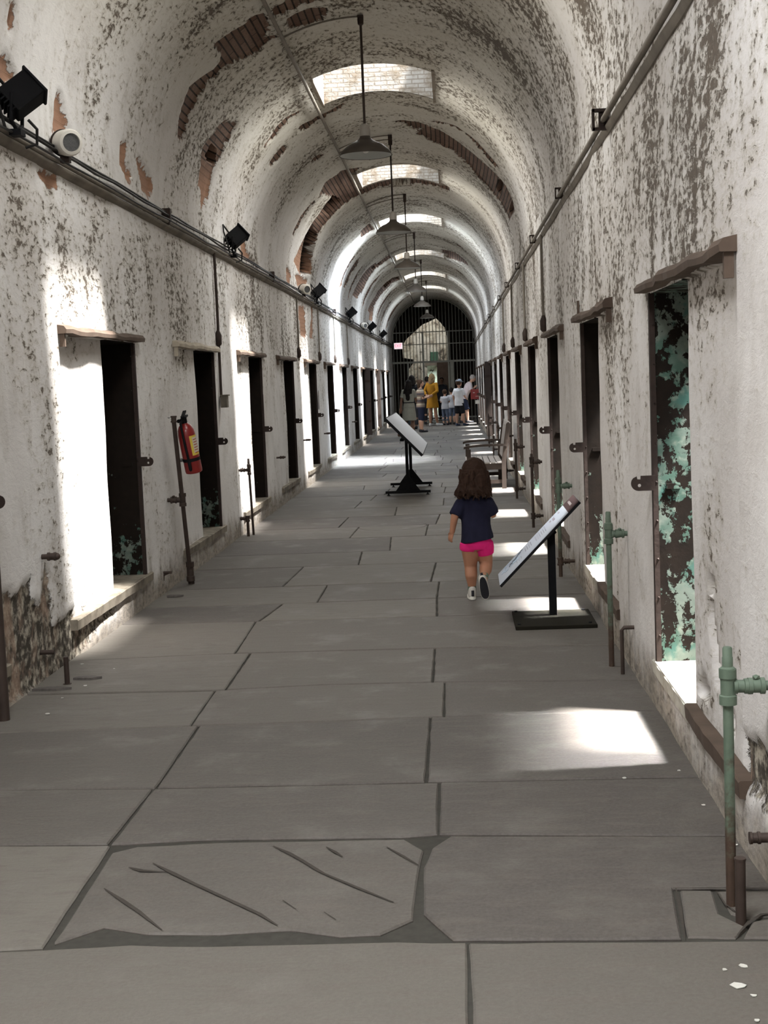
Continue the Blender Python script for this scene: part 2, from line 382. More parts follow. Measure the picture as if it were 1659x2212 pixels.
def sdf(Y, V, polys, sx=1.0):
    """signed distance (positive inside) to a set of polygons"""
    out = np.full(Y.shape, -1.0)
    for P in polys:
        P = np.array(P, float)
        lo, hi = P.min(0) - .35, P.max(0) + .35
        k = np.where((Y > lo[0]) & (Y < hi[0]) & (V > lo[1]) & (V < hi[1]))[0]
        if not len(k): continue
        y, v = Y[k], V[k]; d = np.full(len(k), 9.0); ins = np.zeros(len(k), bool)
        for (x0, z0), (x1, z1) in zip(P, np.roll(P, -1, 0)):
            ex, ez = x1 - x0, z1 - z0; L = ex * ex + ez * ez + 1e-12
            t = np.clip(((y - x0) * ex + (v - z0) * ez) / L, 0, 1)
            d = np.minimum(d, np.hypot(y - x0 - t * ex, v - z0 - t * ez))
            c = (z0 > v) != (z1 > v)
            ins ^= c & (y < ex * (v - z0) / (ez if abs(ez) > 1e-9 else 1e-9) + x0)
        out[k] = np.maximum(out[k], np.where(ins, d, -d))
    return out

P_HOLE += [[(5.03, 10.07), (4.954, 10.059), (4.967, 10.092), (5.024, 10.101)], [(5.049, 10.164), (4.973, 10.151), (4.969, 10.197), (5.026, 10.207)], [(5.01, 10.238), (4.953, 10.228), (4.908, 10.319), (4.871, 10.394), (4.9, 10.417), (4.954, 10.328)],
    [(5.297, 10.504), (5.22, 10.466), (5.119, 10.456), (5.065, 10.487), (5.097, 10.521), (5.197, 10.526)], [(4.792, 10.482), (4.747, 10.457), (4.681, 10.464), (4.611, 10.494), (4.614, 10.523), (4.696, 10.531)]]
# a few more bare brick ribs further away and behind the camera
r2 = random.Random(11)
def rib(y, v0, v1, w):
    n = 7; a = []; b = []
    for i in range(n):
        t = i / (n - 1); v = v0 + (v1 - v0) * t; h = w * (.35 + math.sin(PI * t)) * r2.uniform(.7, 1.2)
        a.append((y - h / 2, v)); b.append((y + h / 2, v))
    return a + b[::-1]
for y, v0, v1, w in [(27.8, 3.1, 4.2, .25), (30.2, 3.3, 4.1, .35), (34.9, 3.2, 4.4, .4), (41.5, 3.3, 4.6, .6), (44.0, 3.2, 4.2, .5), (47.6, 3.2, 4.7, .5), (49.3, 6.2, 7.0, .4), (36.0, 6.0, 6.8, .3), (29.3, 6.2, 6.6, .2), (4.5, 3.4, 4.6, .3), (8.6, 6.0, 6.5, .12)]:
    P_BRICK.append(rib(y, v0, v1, w))

def fbm(x, y, z, n):
    s_, a = 0.0, .5
    for _ in range(n):
        s_ += a * mnoise.noise(Vector((x, y, z))); x *= 2.1; y *= 2.1; a *= .55
    return s_
def smoothstep(x, a, b):
    t = np.clip((x - a) / (b - a), 0, 1); return t * t * (3 - 2 * t)

def shell_mesh(name, ys, vs, posf, skip, kind='structure', dirtf=None, depth=True):
    ys = np.array(sorted(set(np.round(ys, 4)))); vs = np.array(sorted(set(np.round(vs, 4))))
    Y, V = np.meshgrid(ys, vs, indexing='ij'); Y = Y.ravel(); V = V.ravel()
    sb, sh, sr = sdf(Y, V, P_BRICK), sdf(Y, V, P_HOLE), sdf(Y, V, P_RUB)
    rec = .028 * smoothstep(sb, -.02, .02) + .25 * smoothstep(sh, -.02, .03) + .022 * smoothstep(sr, -.02, .02)
    lump = np.array([mnoise.noise(Vector((y * .9, v * .9, 3.1))) + .5 * mnoise.noise(Vector((y * 2.6, v * 2.6, 8.1))) for y, v in zip(Y, V)])
    rec = rec + .012 * lump
    X, Z = posf(Y, V, rec)
    co = np.stack([X, Y, Z], 1)
    ny, nv = len(ys), len(vs)
    faces = []
    ym = (ys[:-1] + ys[1:]) / 2; vm = (vs[:-1] + vs[1:]) / 2
    for i in range(ny - 1):
        for j in range(nv - 1):
            if skip(ym[i], vm[j]): continue
            a = i * nv + j
            faces.append((a, a + nv, a + nv + 1, a + 1))
    me = bpy.data.meshes.new(name); me.from_pydata(co.tolist(), [], faces)
    off = 40.0 if 'right' in name else 0.0
    low = np.array([fbm(y * 1.1 + off, v * .7, 2.2, 4) for y, v in zip(Y, V)])
    coat = np.array([.5 + .8 * fbm(y * .8 + off, v * .8, 9.7, 4) for y, v in zip(Y, V)])
    clay = smoothstep(V, 3.62, 3.3) * (V < 5)
    for nm, arr in (('sd_brick', sb), ('sd_hole', sh), ('sd_rubble', sr), ('dirt', dirtf(Y, V) * 1.6 - .045 + .56 * low), ('coat', coat), ('age', smoothstep(V, 3.3, 4.4) * smoothstep(V, 7.5, 6.6)), ('clay', clay), ('damp', dampf(Y, V))):
        at = me.attributes.new(nm, 'FLOAT', 'POINT'); at.data.foreach_set('value', arr.astype(np.float32))
    uvl = me.uv_layers.new(name='uv')
    li = np.empty(len(me.loops), np.int32); me.loops.foreach_get('vertex_index', li)
    uvl.data.foreach_set('uv', np.stack([Y[li], V[li]], 1).astype(np.float32).ravel())
    me.materials.append(M['plaster_plain']); me.materials.append(M['plaster'])
    near = (np.maximum(np.maximum(sb, sh), sr) > -.16)
    mi = [1 if (near[f[0]] or near[f[1]] or near[f[2]] or near[f[3]]) else 0 for f in faces]
    me.polygons.foreach_set('material_index', mi)
    for p in me.polygons: p.use_smooth = True
    me.set_sharp_from_angle(angle=math.radians(50))
    o = bpy.data.objects.new(name, me); COL.objects.link(o); o['kind'] = kind
    return o
def zof(V): return np.where(V < ZS, V, np.where(V > LV, ZS - (V - LV), 4.0))
def dampf(Y, V):
    z = zof(V); return np.where(z < 1.2, 1 - z / .55, -1.0) * .80
def dirt_wall(Y, V):
    z = zof(V); right = V > 5
    d = -.085 + .125 * smoothstep(z, 1.3, 2.2)
    d = d + np.where(right, .035 * smoothstep(z, 1.5, 2.0), -.005)
    return d
def dirt_vault(Y, V):
    t = (V - ZS) / (PI * RV)
    return .045 + .02 * smoothstep(t, .5, .8) - .045 * smoothstep(t, .28, .10)

def span(a, b, d): return list(np.arange(a, b, d))
# ---- walls
def build_wall(name, doors, left):
    ys = span(YB, 2.5, .3) + span(2.5, 8.5, .036) + span(8.5, 17, .055) + span(17, 30, .12) + span(30, YE, .25) + [YE]
    vs = [-.06] + span(0, .9, .03) + span(.9, ZS, .055) + [ZS]
    e = .003
    for yf in doors:
        for q in (yf, yf - DW, yf - 1.85): ys += [q - e, q + e]
    ys = [y for y in ys if YB <= y <= YE]
    for q in (SILL, HEAD): vs += [q - e, q + e]
    if not left: vs = [LV + ZS - v for v in vs]
    d = np.array(doors)
    def skip(y, v):
        z = v if left else ZS - (v - LV)
        return SILL < z < HEAD and any(yf - DW - .002 < y < yf for yf in doors)
    def pos(Y, V, rec):
        z = V if left else ZS - (V - LV)
        inr = np.zeros(Y.shape, bool)
        for yf in doors: inr |= (Y > yf - 1.85) & (Y < yf - DW + .001) & (z > SILL) & (z < HEAD)
        off = np.where(inr, .028, 0) + np.minimum(rec, .06)
        return (XL - off if left else XR + off), z
    return shell_mesh(name, ys, vs, pos, skip, dirtf=dirt_wall)
build_wall('wall_left', LD, True)
build_wall('wall_right', RD, False)

# ---- barrel vault with the skylight openings
def build_vault():
    ys = span(YB, 2.5, .3) + span(2.5, 6, .08) + span(6, 16, .035) + span(16, 24, .05) + span(24, 34, .08) + span(34, YE, .14) + [YE]
    for s in SKY: ys += [s, s + SKL]
    vs = list(ZS + RV * np.linspace(0, PI, 181))
    f0 = math.acos((XC - SKX0) / RV); f1 = math.acos((XC - SKX1) / RV)
    vs += [ZS + RV * f0, ZS + RV * f1]
    def skip(y, v):
        f = (v - ZS) / RV
        return f0 < f < f1 and any(s < y < s + SKL for s in SKY)
    def pos(Y, V, rec):
        f = (V - ZS) / RV; r = RV + rec
        # the old shafts of light need clean edges
        return XC - r * np.cos(f), ZS + r * np.sin(f)
    return shell_mesh('ceiling', ys, vs, pos, skip, dirtf=dirt_vault)
build_vault()

# ---- skylight shafts: whitewashed brick, open to the sky
def white_brick(name, ca, cb):
    t = NT(name); ob = t.obj(); sep = t.n('ShaderNodeSeparateXYZ'); t.set(sep.inputs[0], ob)
    cmb = t.n('ShaderNodeCombineXYZ'); t.set(cmb.inputs[0], t.math('ADD', sep.outputs[0], sep.outputs[1])); t.set(cmb.inputs[1], sep.outputs[2])
    br = t.n('ShaderNodeTexBrick'); t.set(br.inputs['Vector'], cmb.outputs[0]); br.inputs['Scale'].default_value = 1
    br.inputs['Brick Width'].default_value = .13; br.inputs['Row Height'].default_value = .045; br.inputs['Mortar Size'].default_value = .006
    n = t.noise(ob, 6, 6, .65)
    c = t.mix(t.ramp(n, .42, .7), ca, cb)
    c = t.mix(t.math('MULTIPLY', br.outputs['Fac'], .65), c, (.20, .16, .12))
    t.bump(t.math('SUBTRACT', n, br.outputs['Fac']), .8, .015)
    return t.out(c, .9, 0, .2)
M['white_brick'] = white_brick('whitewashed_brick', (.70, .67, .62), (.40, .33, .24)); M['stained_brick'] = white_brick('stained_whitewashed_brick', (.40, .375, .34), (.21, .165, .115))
for i, s in enumerate(SKY):
    m = MB(); x0, x1, y0, y1 = SKX0, SKX1, s, s + SKL
    zt, th = 5.35, .12
    zb = ZS + math.sqrt(RV ** 2 - (SKX0 - XC) ** 2) - .012
    zb2 = ZS + RV * .985
    for (cx, cy, dx, dy, z0) in ((x0 - th / 2, (y0 + y1) / 2, th, SKL + 2 * th, zb), (x1 + th / 2, (y0 + y1) / 2, th, SKL + 2 * th, zb)):
        m.box((cx, cy, (zt + z0) / 2), (dx, dy, zt - z0))
    for cy in (y0 - th / 2, y1 + th / 2):      # ends follow the arch of the vault
        n = 14; f0 = math.acos((XC - x0) / RV); f1 = math.acos((XC - x1) / RV)
        arch = [(XC - (RV + .004) * math.cos(f0 + (f1 - f0) * k / n), cy - th / 2, ZS + (RV + .004) * math.sin(f0 + (f1 - f0) * k / n)) for k in range(n + 1)]
        m.prism(arch + [(x1, cy - th / 2, zt), (x0, cy - th / 2, zt)], (0, th, 0))
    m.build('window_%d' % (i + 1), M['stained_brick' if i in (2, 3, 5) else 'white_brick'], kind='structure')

# ---- floor: worn flagstones bedded in dark mortar
def build_floor():
    bm = bmesh.new(); tl = bm.verts.layers.float.new('tone')
    rr = random.Random(3)
    def slab(poly, tone, mat=0, top=0.0):
        # subdivide and roughen the outline
        pts = []
        n = len(poly)
        for i in range(n):
            a, b = Vector(poly[i]), Vector(poly[(i + 1) % n]); L = (b - a).length
            k = max(1, int(L / .09)); nr = Vector((-(b - a).y, (b - a).x)).normalized()
            for q in range(k):
                p = a.lerp(b, q / k)
                j = .004 * mnoise.noise(Vector((p.x * 9, p.y * 9, 1.7))) + .003 * mnoise.noise(Vector((p.x * 31, p.y * 31, 4)))
                pts.append(p + nr * j)
        c = sum(pts, Vector((0, 0))) / len(pts)
        def ring(off, z):
            out = []
            m_ = len(pts)
            for i, p in enumerate(pts):
                d = (pts[(i + 1) % m_] - pts[i - 1]); nn = Vector((-d.y, d.x))
                if nn.length > 1e-9: nn.normalize()
                q = p + nn * off
                v = bm.verts.new((q.x, q.y, z)); v[tl] = tone; out.append(v)
            return out
        r0, r1, r2_ = ring(0, top - .05), ring(0.0, top - .005), ring(.006, top)
        m_ = len(pts)
        for A_, B_ in ((r0, r1), (r1, r2_)):
            for i in range(m_):
                f = bm.faces.new((A_[i], A_[(i + 1) % m_], B_[(i + 1) % m_], B_[i])); f.material_index = mat
        f = bm.faces.new(r2_); f.material_index = mat
    g = .005; gy = .0085
    def interp(line, x):
        if x <= line[0][0]: return line[0][1]
        for (x0, y0), (x1, y1) in zip(line, line[1:]):
            if x <= x1: return y0 + (y1 - y0) * (x - x0) / (x1 - x0 + 1e-9)
        return line[-1][1]
    xl, xr = XL - .03, XR + .03
    rows = [[(-2.2, .6), (.9, .6)], [(-2.2, 1.5), (.9, 1.48)], [(-2.2, 2.42), (.9, 2.4)],
            [(-2.2, 3.61), (-1.29, 3.63), (-.93, 3.66), (-.71, 3.64), (-.2, 3.65), (-.02, 3.63), (.78, 3.61)],
            [(-2.2, 4.53), (-1.58, 4.52), (-1.19, 4.5), (-.87, 4.53), (-.22, 4.51), (-.1, 4.53), (.83, 4.45)],
            [(-2.2, 5.19), (-1.79, 5.18), (-1.23, 5.15), (-.1, 5.14), (.83, 5.12)],
            [(-2.2, 6.08), (-1.19, 6.12), (-.63, 6.13), (-.15, 6.16), (.9, 6.17)],
            [(-2.2, 6.87), (-1.25, 6.84), (-.72, 6.9), (-.12, 6.89), (.85, 6.80)],
            [(-2.2, 7.72), (-1.52, 7.78), (-1.24, 7.8), (-.18, 7.78), (.85, 7.72)],
            [(-2.2, 8.9), (-1.33, 8.87), (.31, 8.84), (.84, 8.83)],
            [(-2.2, 9.57), (-1.23, 9.57), (.02, 9.6), (.84, 9.58)]]
    joints = [[(-1.1, -1.1)], [(.1, .1)], [(-1.3, -1.3), (-.01, -.01)], [(-1.17, -1.19), (-.15, -.11)], [(-1.2, -1.19), (-.1, -.1)], [(-1.18, -1.19), (-.15, -.15)],
              [(-1.23, -1.24), (-.09, -.09)], [(-1.19, -1.2), (-.15, -.15)], [(-1.29, -1.32)], [(-1.3, -1.23), (-.15, -.16)]]
    y = 9.58
    while y < YE:
        y2 = y + rr.uniform(.72, 1.15); t = rr.uniform(-.03, .03)
        rows.append([(-2.2, y2 - t), (.9, y2 + t)])
        nj = rr.choice([1, 2, 2]); js = []
        for k in range(nj):
            x = (-1.2 if nj == 2 and k == 0 else -.2 if nj == 2 else -.7) + rr.uniform(-.25, .25); js.append((x, x + rr.uniform(-.04, .04)))
        joints.append(js); y = y2
    rows[-1] = [(-2.2, YE + .3), (.9, YE + .3)]
    for i, js in enumerate(joints):
        lo, hi = rows[i], rows[i + 1]
        ed = [(xl, xl)] + js + [(xr, xr)]
        for k in range(len(ed) - 1):
            a0, a1 = ed[k][0] + g, ed[k][1] + g; b0, b1 = ed[k + 1][0] - g, ed[k + 1][1] - g
            tone = rr.random()
            if i in (2, 4, 5) : tone = {2: .62, 4: .22, 5: .28}[i] - .12 * k  # row tones set by hand, carrying the floor's brighter and dimmer light
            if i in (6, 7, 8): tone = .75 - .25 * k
            if i == 3 and k == 1:      # the large scratched slab with a spalled front edge
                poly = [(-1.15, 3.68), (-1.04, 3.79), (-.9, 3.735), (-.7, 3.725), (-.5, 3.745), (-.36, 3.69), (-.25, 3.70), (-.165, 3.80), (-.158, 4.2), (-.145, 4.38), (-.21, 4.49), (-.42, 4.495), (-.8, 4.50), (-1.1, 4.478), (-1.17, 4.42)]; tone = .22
            elif i == 3 and k == 2:
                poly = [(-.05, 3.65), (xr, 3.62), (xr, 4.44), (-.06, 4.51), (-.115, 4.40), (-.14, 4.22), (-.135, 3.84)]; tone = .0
            else:
                xs0 = [a0] + [x for x, _ in lo if a0 + .05 < x < b0 - .05] + [b0]
                xs1 = [a1] + [x for x, _ in hi if a1 + .05 < x < b1 - .05] + [b1]
                poly = [(x, interp(lo, x) + gy) for x in xs0] + [(x, interp(hi, x) - gy) for x in reversed(xs1)]
            if i == 2 and k == 2 or (i == 3 and k == 2):   # room for the sunken stone at the foot of the nearest pipe
                if i == 3: poly = [(-.05, 3.65), (.555, 3.63), (.59, 4.0), (xr, 3.985), (xr, 4.44), (-.06, 4.51), (-.115, 4.40), (-.14, 4.22), (-.135, 3.84)]
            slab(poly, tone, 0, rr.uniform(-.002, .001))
    slab([(.575, 3.645), (.70, 3.63), (.745, 3.70), (.69, 3.80), (.70, 3.975), (.61, 3.985)], .3, 0, -.003)
    slab([(.72, 3.63), (xr, 3.62), (xr, 3.78), (.765, 3.74)], .25, 0, -.002)
    slab([(.72, 3.80), (.76, 3.765), (xr, 3.80), (xr, 3.965), (.715, 3.97)], .3, 0, -.003)
    # scratches and spalls, slivers of dark stone lying just in the surface
    def groove(pts, w):
        n = len(pts); L = []; Rr = []
        for i, p in enumerate(pts):
            p = Vector(p); d = Vector(pts[min(i + 1, n - 1)]) - Vector(pts[max(i - 1, 0)]); nn = Vector((-d.y, d.x)).normalized()
            ww = w * (.25 if i in (0, n - 1) else rr.uniform(.6, 1.1)) / 2
            L.append(p + nn * ww); Rr.append(p - nn * ww)
        vs = [bm.verts.new((p.x, p.y, .0016)) for p in Rr + L[::-1]]
        f = bm.faces.new(vs); f.material_index = 2
    for gp, w in (([(-.641, 4.444), (-.58, 4.37), (-.534, 4.304), (-.48, 4.22), (-.448, 4.173), (-.33, 4.04), (-.223, 3.923)], .017), ([(-1.01, 4.304), (-.92, 4.2), (-.839, 4.108), (-.72, 3.98), (-.605, 3.855), (-.541, 3.766)], .017),
                  ([(-1.112, 4.085), (-1.03, 3.98), (-.962, 3.891), (-.864, 3.749)], .014), ([(-.464, 4.423), (-.43, 4.37), (-.402, 4.322)], .018), ([(-.266, 4.41), (-.21, 4.318), (-.157, 4.229)], .015),
                  ([(-.551, 3.959), (-.502, 3.884)], .012), ([(-.42, 3.86), (-.38, 3.80)], .012), ([(-1.08, 4.27), (-1.03, 4.235), (-.95, 4.22)], .02)):
        groove(gp, w)
    for gp, w in (([(.565, 3.63), (.585, 3.83), (.598, 3.99)], .013), ([(.59, 3.99), (.70, 3.985), (.86, 3.975)], .014), ([(.71, 3.97), (.715, 3.86), (.745, 3.76)], .009), ([(.705, 3.64), (.75, 3.72), (.80, 3.78), (.88, 3.79)], .012)): groove(gp, w)
    # long hairline of the old drain cover
    cx, cy_ = -.68, 14.55
    ringp = [(cx + .36 * math.cos(a), cy_ + .40 * math.sin(a)) for a in [PI * 1.0 + k * PI / 16 for k in range(20)]]
    groove([Vector(p) for p in ringp], .012)
    # mortar bed, with the holes under the sunken stones
    f = bm.faces.new([bm.verts.new(p) for p in ((XL - .3, YB, -.010), (XR + .3, YB, -.010), (XR + .3, YE + .3, -.010), (XL - .3, YE + .3, -.010))]); f.material_index = 1
    bmesh.ops.recalc_face_normals(bm, faces=bm.faces[:])
    me = bpy.data.meshes.new('floor'); bm.to_mesh(me); bm.free()
    for mm in ('flag', 'mortar', 'groove'): me.materials.append(M[mm])
    o = bpy.data.objects.new('floor', me); COL.objects.link(o); o['kind'] = 'structure'
build_floor()

# ---- cells behind the doors: on the right each has a slot of sky in its roof
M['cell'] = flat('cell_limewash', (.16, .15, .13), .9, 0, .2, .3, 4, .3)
def build_cells(name, doors, left):
    bm = bmesh.new()
    s = -1 if left else 1; xw = XL if left else XR
    def quad(*p): bm.faces.new([bm.verts.new(q) for q in p])
    for yf in doors:
        xa, xb = xw + s * TW, xw + s * (TW + 2.0); y0, y1, zc = yf - 1.75, yf + .55, 3.6
        yo0, yo1 = yf - DW, yf
        quad((xa, y0, SILL), (xb, y0, SILL), (xb, y1, SILL), (xa, y1, SILL))
        quad((xb, y0, SILL), (xb, y1, SILL), (xb, y1, zc), (xb, y0, zc))
        quad((xa, y0, SILL), (xa, y0, zc), (xb, y0, zc), (xb, y0, SILL))
        quad((xa, y1, SILL), (xb, y1, SILL), (xb, y1, zc), (xa, y1, zc))
        # front wall around the doorway
        quad((xa, y0, SILL), (xa, yo0, SILL), (xa, yo0, zc), (xa, y0, zc)); quad((xa, yo1, SILL), (xa, y1, SILL), (xa, y1, zc), (xa, yo1, zc))
        quad((xa, yo0, HEAD), (xa, yo1, HEAD), (xa, yo1, zc), (xa, yo0, zc))
        if left: quad((xa, y0, zc), (xb, y0, zc), (xb, y1, zc), (xa, y1, zc))
        else:
            sx0, sx1 = xa + .62, xa + 1.22; sy0, sy1 = yf - 1.5, yf + .1
            quad((xa, y0, zc), (sx0, y0, zc), (sx0, y1, zc), (xa, y1, zc)); quad((sx1, y0, zc), (xb, y0, zc), (xb, y1, zc), (sx1, y1, zc))
            quad((sx0, y0, zc), (sx1, y0, zc), (sx1, sy0, zc), (sx0, sy0, zc)); quad((sx0, sy1, zc), (sx1, sy1, zc), (sx1, y1, zc), (sx0, y1, zc))
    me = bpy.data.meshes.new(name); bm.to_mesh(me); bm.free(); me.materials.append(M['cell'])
    o = bpy.data.objects.new(name, me); COL.objects.link(o); o['kind'] = 'structure'
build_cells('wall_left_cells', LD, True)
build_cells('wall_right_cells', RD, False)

# ---- doorways: iron-lined jambs, hasp, sliding-door track, stone sill
def hasp_mesh():
    L, h = .105, .066
    out = [(0, 0), (L - h / 2, 0)] + [(L - h / 2 + h / 2 * math.sin(a), h / 2 - h / 2 * math.cos(a)) for a in [k * PI / 12 for k in range(1, 10)]]
    out += [(L - h * .38, h * .97), (L - h * .42, h * .78), (L - h * .62, h * .76), (L - h * .64, h), (0, h)]
    hole = [(L - h * .55 + .0075 * math.cos(a), h * .36 + .0075 * math.sin(a)) for a in [k * 2 * PI / 12 for k in range(12)]]
    me = plate(out, [hole], .007, 'hasp'); me.materials.append(M['iron']); return me
HASP = hasp_mesh()
def lerp(a, b, t): return a + (b - a) * t
def track_mesh(r, worn):
    m = MB(); n = 14; secs = []
    for k in range(n + 1):
        y = lerp(.13, -1.87, k / n)
        w = .052 + .006 * r.uniform(-1, 1); h = .046 + .007 * r.uniform(-1, 1); z = HEAD + .004 + .006 * r.uniform(-1, 1)
        secs.append([(-.02, y, z), (w, y, z + .002), (w + .003, y, z + h * .55), (w - .012, y, z + h), (-.02, y, z + h + .012)])
    rg = [[m.bm.verts.new(p) for p in s_] for s_ in secs]; m.skin(rg)
    return m
def door(n, yf, left):
    s = 1 if left else -1           # +1: corridor lies towards +x
    xw = XL if left else XR
    r = random.Random(n * 7 + left)
    d = empty('door_%d' % n, (xw, yf, 0), kind='structure')
    flip = Matrix.Diagonal((s, 1, 1))
    # jamb lining: painted boards with an iron angle along the corridor edge
    m = MB(); a, b = -TW, -.006
    m.box(((a + b) / 2, .010, (SILL + HEAD) / 2), (b - a, .03, HEAD - SILL))
    m.box((a / 2 - .04, -DW - .010, (SILL + HEAD) / 2), (-a - .08, .026, HEAD - SILL))
    m.box(((a + b) / 2, -DW / 2, HEAD + .012), (b - a, DW + .05, .03))
    m.box((-.085, -.008, 1.0), (.06, .008, .024))
    for v in m.bm.verts: v.co = flip @ v.co
    key = 'door_flaky' if (not left and n == 4) else 'door_some' if (left and n in (21, 22, 23) or (not left and n in (5, 6, 7, 8))) else 'door_few'
    m.build('door_frame', M[key], d)
    m = MB(); m.box((-.008, -.007, (SILL + HEAD) / 2), (.022, .012, HEAD - SILL)); m.box((.002, .008, (SILL + HEAD) / 2), (.005, .03, HEAD - SILL))
    for k in range(9): m.ball((-.012, -.013, .34 + k * .17), (.006, .004, .006), 1)
    for v in m.bm.verts: v.co = flip @ v.co
    m.build('jamb_angle', M['iron'], d)
    # hasp plate standing out from the far jamb
    h = bpy.data.objects.new('hasp', HASP); COL.objects.link(h); h.parent = d
    h.matrix_local = Matrix(((s, 0, 0, -s * .005), (0, 0, -s, -.022), (0, 1, 0, .985), (0, 0, 0, 1)))
    # track
    t = track_mesh(r, left)
    t.box((.02, -1.845, HEAD - .025), (.03, .022, .085)); 
    if n in (21, 5): t.box((.012, -.14 if left else .03, HEAD + .085), (.014, .035, .13))
    for v in t.bm.verts: v.co = flip @ v.co
    t.build('door_track', M['pale_timber' if (left and n in (21, 23)) else 'timber'], d)
    # sill slab in the opening and the track beam beyond it
    def beam(y0, y1, zt, deep, lip, nm, mat):
        m = MB(); n_ = 12; secs = []
        for k in range(n_ + 1):
            y = lerp(y0, y1, k / n_); w = lip + .004 * r.uniform(-1, 1)
            secs.append([(-.03, y, zt - .062), (w - .004, y, zt - .06 + .004 * r.uniform(-1, 1)), (w, y, zt - .006), (w - .006, y, zt), (-.03, y, zt)])
        rg = [[m.bm.verts.new(p) for p in q] for q in secs]; m.skin(rg)
        if deep: m.box((-TW / 2, -DW / 2, zt - .03), (TW + .02, DW, .0625))
        for v in m.bm.verts: v.co = flip @ v.co
        m.build(nm, mat, d)
    if left: beam(.14, -1.88, SILL + .002, True, .024, 'sill', M['sill'])
    else:
        beam(.06, -DW - .01, SILL + .002, True, .012, 'sill', M['sill_pale']); beam(-DW - .012, -1.88, SILL + .009, False, .020, 'track_beam', M['timber'])
for i, yf in enumerate(RD): door(i + 1, yf, False)
for i, yf in enumerate(LD): door(i + 18, yf, True)

# ---- string course at the springing
def ledge(name, left):
    s = 1 if left else -1; xw = XL if left else XR
    m = MB(); secs = []; y = YB; r = random.Random(5 + left)
    while y < YE:
        w = .035 + .008 * r.uniform(-1, 1)
        k = .55 if not left else 1; secs.append([(xw - s * .03, y, 2.745), (xw + s * (w * .3) * k, y, 2.75), (xw + s * w * k, y, 2.772), (xw + s * (w + .004) * k, y, 2.786), (xw - s * .03, y, 2.80)]); y += .35
    rg = [[m.bm.verts.new(p) for p in q] for q in secs]; m.skin(rg)
    m.build(name, M['ledge'], kind='structure', smooth=40)
ledge('trim_1', True); ledge('trim_2', False)

# ---- ends of the corridor
m = MB(); m.box((XC, YB - .1, 2.4), (3.6, .2, 4.8)); m.build('wall_back', M['cell'], kind='structure')
# hall beyond the gate
def lit_wall():
    t = NT('peeling_hall_plaster'); ob = t.obj()
    n = t.noise(ob, 2.6, 7, .7, .5); n2 = t.noise(ob, 1.1, 3)
    c = t.mix(t.ramp(n, .44, .54), (.50, .47, .39), (.30, .265, .21))
    c = t.mix(t.math('MULTIPLY', t.ramp(n2, .5, .6), .6), c, (.62, .60, .54))
    c = t.mix(t.ramp(n, .585, .61), c, (.09, .075, .06))
    t.bump(n, .7, .03)
    return t.out(c, .95, 0, .1)
M['hall'] = lit_wall()
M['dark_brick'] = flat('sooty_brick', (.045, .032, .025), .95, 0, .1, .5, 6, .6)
M['green_board'] = flat('green_board', (.055, .115, .075), .8, 0, .2, .3, 8, .1)
HY = 56.0
def poly_wall(name, y, hole, mat, x0=-4.5, x1=3.2, z1=6.0, th=.4):
    me = plate([(x0, 0), (x1, 0), (x1, z1), (x0, z1)], [hole] if hole else [], th, name)
    o = bpy.data.objects.new(name, me); COL.objects.link(o); me.materials.append(mat); o['kind'] = 'structure'
    o.matrix_world = Matrix(((1, 0, 0, 0), (0, 0, -1, y), (0, 1, 0, 0), (0, 0, 0, 1))); return o
def hp(px, pz): return ((px - 976) * HY / 3021 * 1.0, 1.5 + (819 - pz) * HY / 3021)
arch = [hp(*p) for p in ((881, 905), (881, 795), (893, 780), (893, 772), (872, 768), (870, 742), (880, 728), (897, 714), (916, 698), (930, 693), (945, 686), (954, 695), (963, 707), (968, 730), (969, 760), (968, 905))]
arch = [(x, max(z, .02)) for x, z in arch]
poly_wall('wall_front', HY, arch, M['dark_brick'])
ZH = 61.0
def hz(px, pz): return ((px - 976) * ZH / 3021, 1.5 + (819 - pz) * ZH / 3021)
dr = [hz(*p) for p in ((923, 905), (923, 787), (943, 787), (943, 905))]; dr = [(x, max(z, .01)) for x, z in dr]
poly_wall('wall_hall', ZH, dr, M['hall'])
m = MB(); m.box((-.6, (YE + 66) / 2 + .1, -.06), (9, 66 - YE, .1)); m.build('floor_hall', M['flag'], kind='structure')
m = MB()
m.box((-4.6, 59, 3), (.2, 13.6, 6.2)); m.box((3.3, 59, 3), (.2, 13.6, 6.2)); m.box((-.6, 59, 6.1), (8, 13.6, .2)); m.box((-.6, 65.9, 3), (8, .2, 6.2))
m.build('wall_hall_shell', M['hall'], kind='structure')
# masonry closing the space between the vault and the hall
hole = [(XC - RV * math.cos(PI * k / 28), ZS + RV * math.sin(PI * k / 28)) for k in range(29)]
hole = [(XL, .0)] + hole + [(XR, .0)]
hole = [(x, max(z, .01)) for x, z in hole]
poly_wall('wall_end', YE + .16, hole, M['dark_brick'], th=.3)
# board over the far doorway and its lintel
m = MB(); a = hz(930, 758); b = hz(947, 777); m.box(((a[0] + b[0]) / 2, ZH - .24, (a[1] + b[1]) / 2), (b[0] - a[0], .06, a[1] - b[1]))
m.build('trim_3', M['green_board'], kind='structure')
m = MB(); a = hz(918, 779); b = hz(947, 787); m.box(((a[0] + b[0]) / 2, ZH - .22, (a[1] + b[1]) / 2), (b[0] - a[0], .05, a[1] - b[1])); m.build('trim_4', M['ledge'], kind='structure')
# dark panel standing in for the unlit opening right of the far doorway
m = MB(); a = hz(944, 779); b = hz(969, 905); m.box(((a[0] + b[0]) / 2, ZH - .25, a[1] / 2), (b[0] - a[0], .1, a[1])); m.build('door_40', M['dark_brick'], kind='structure')

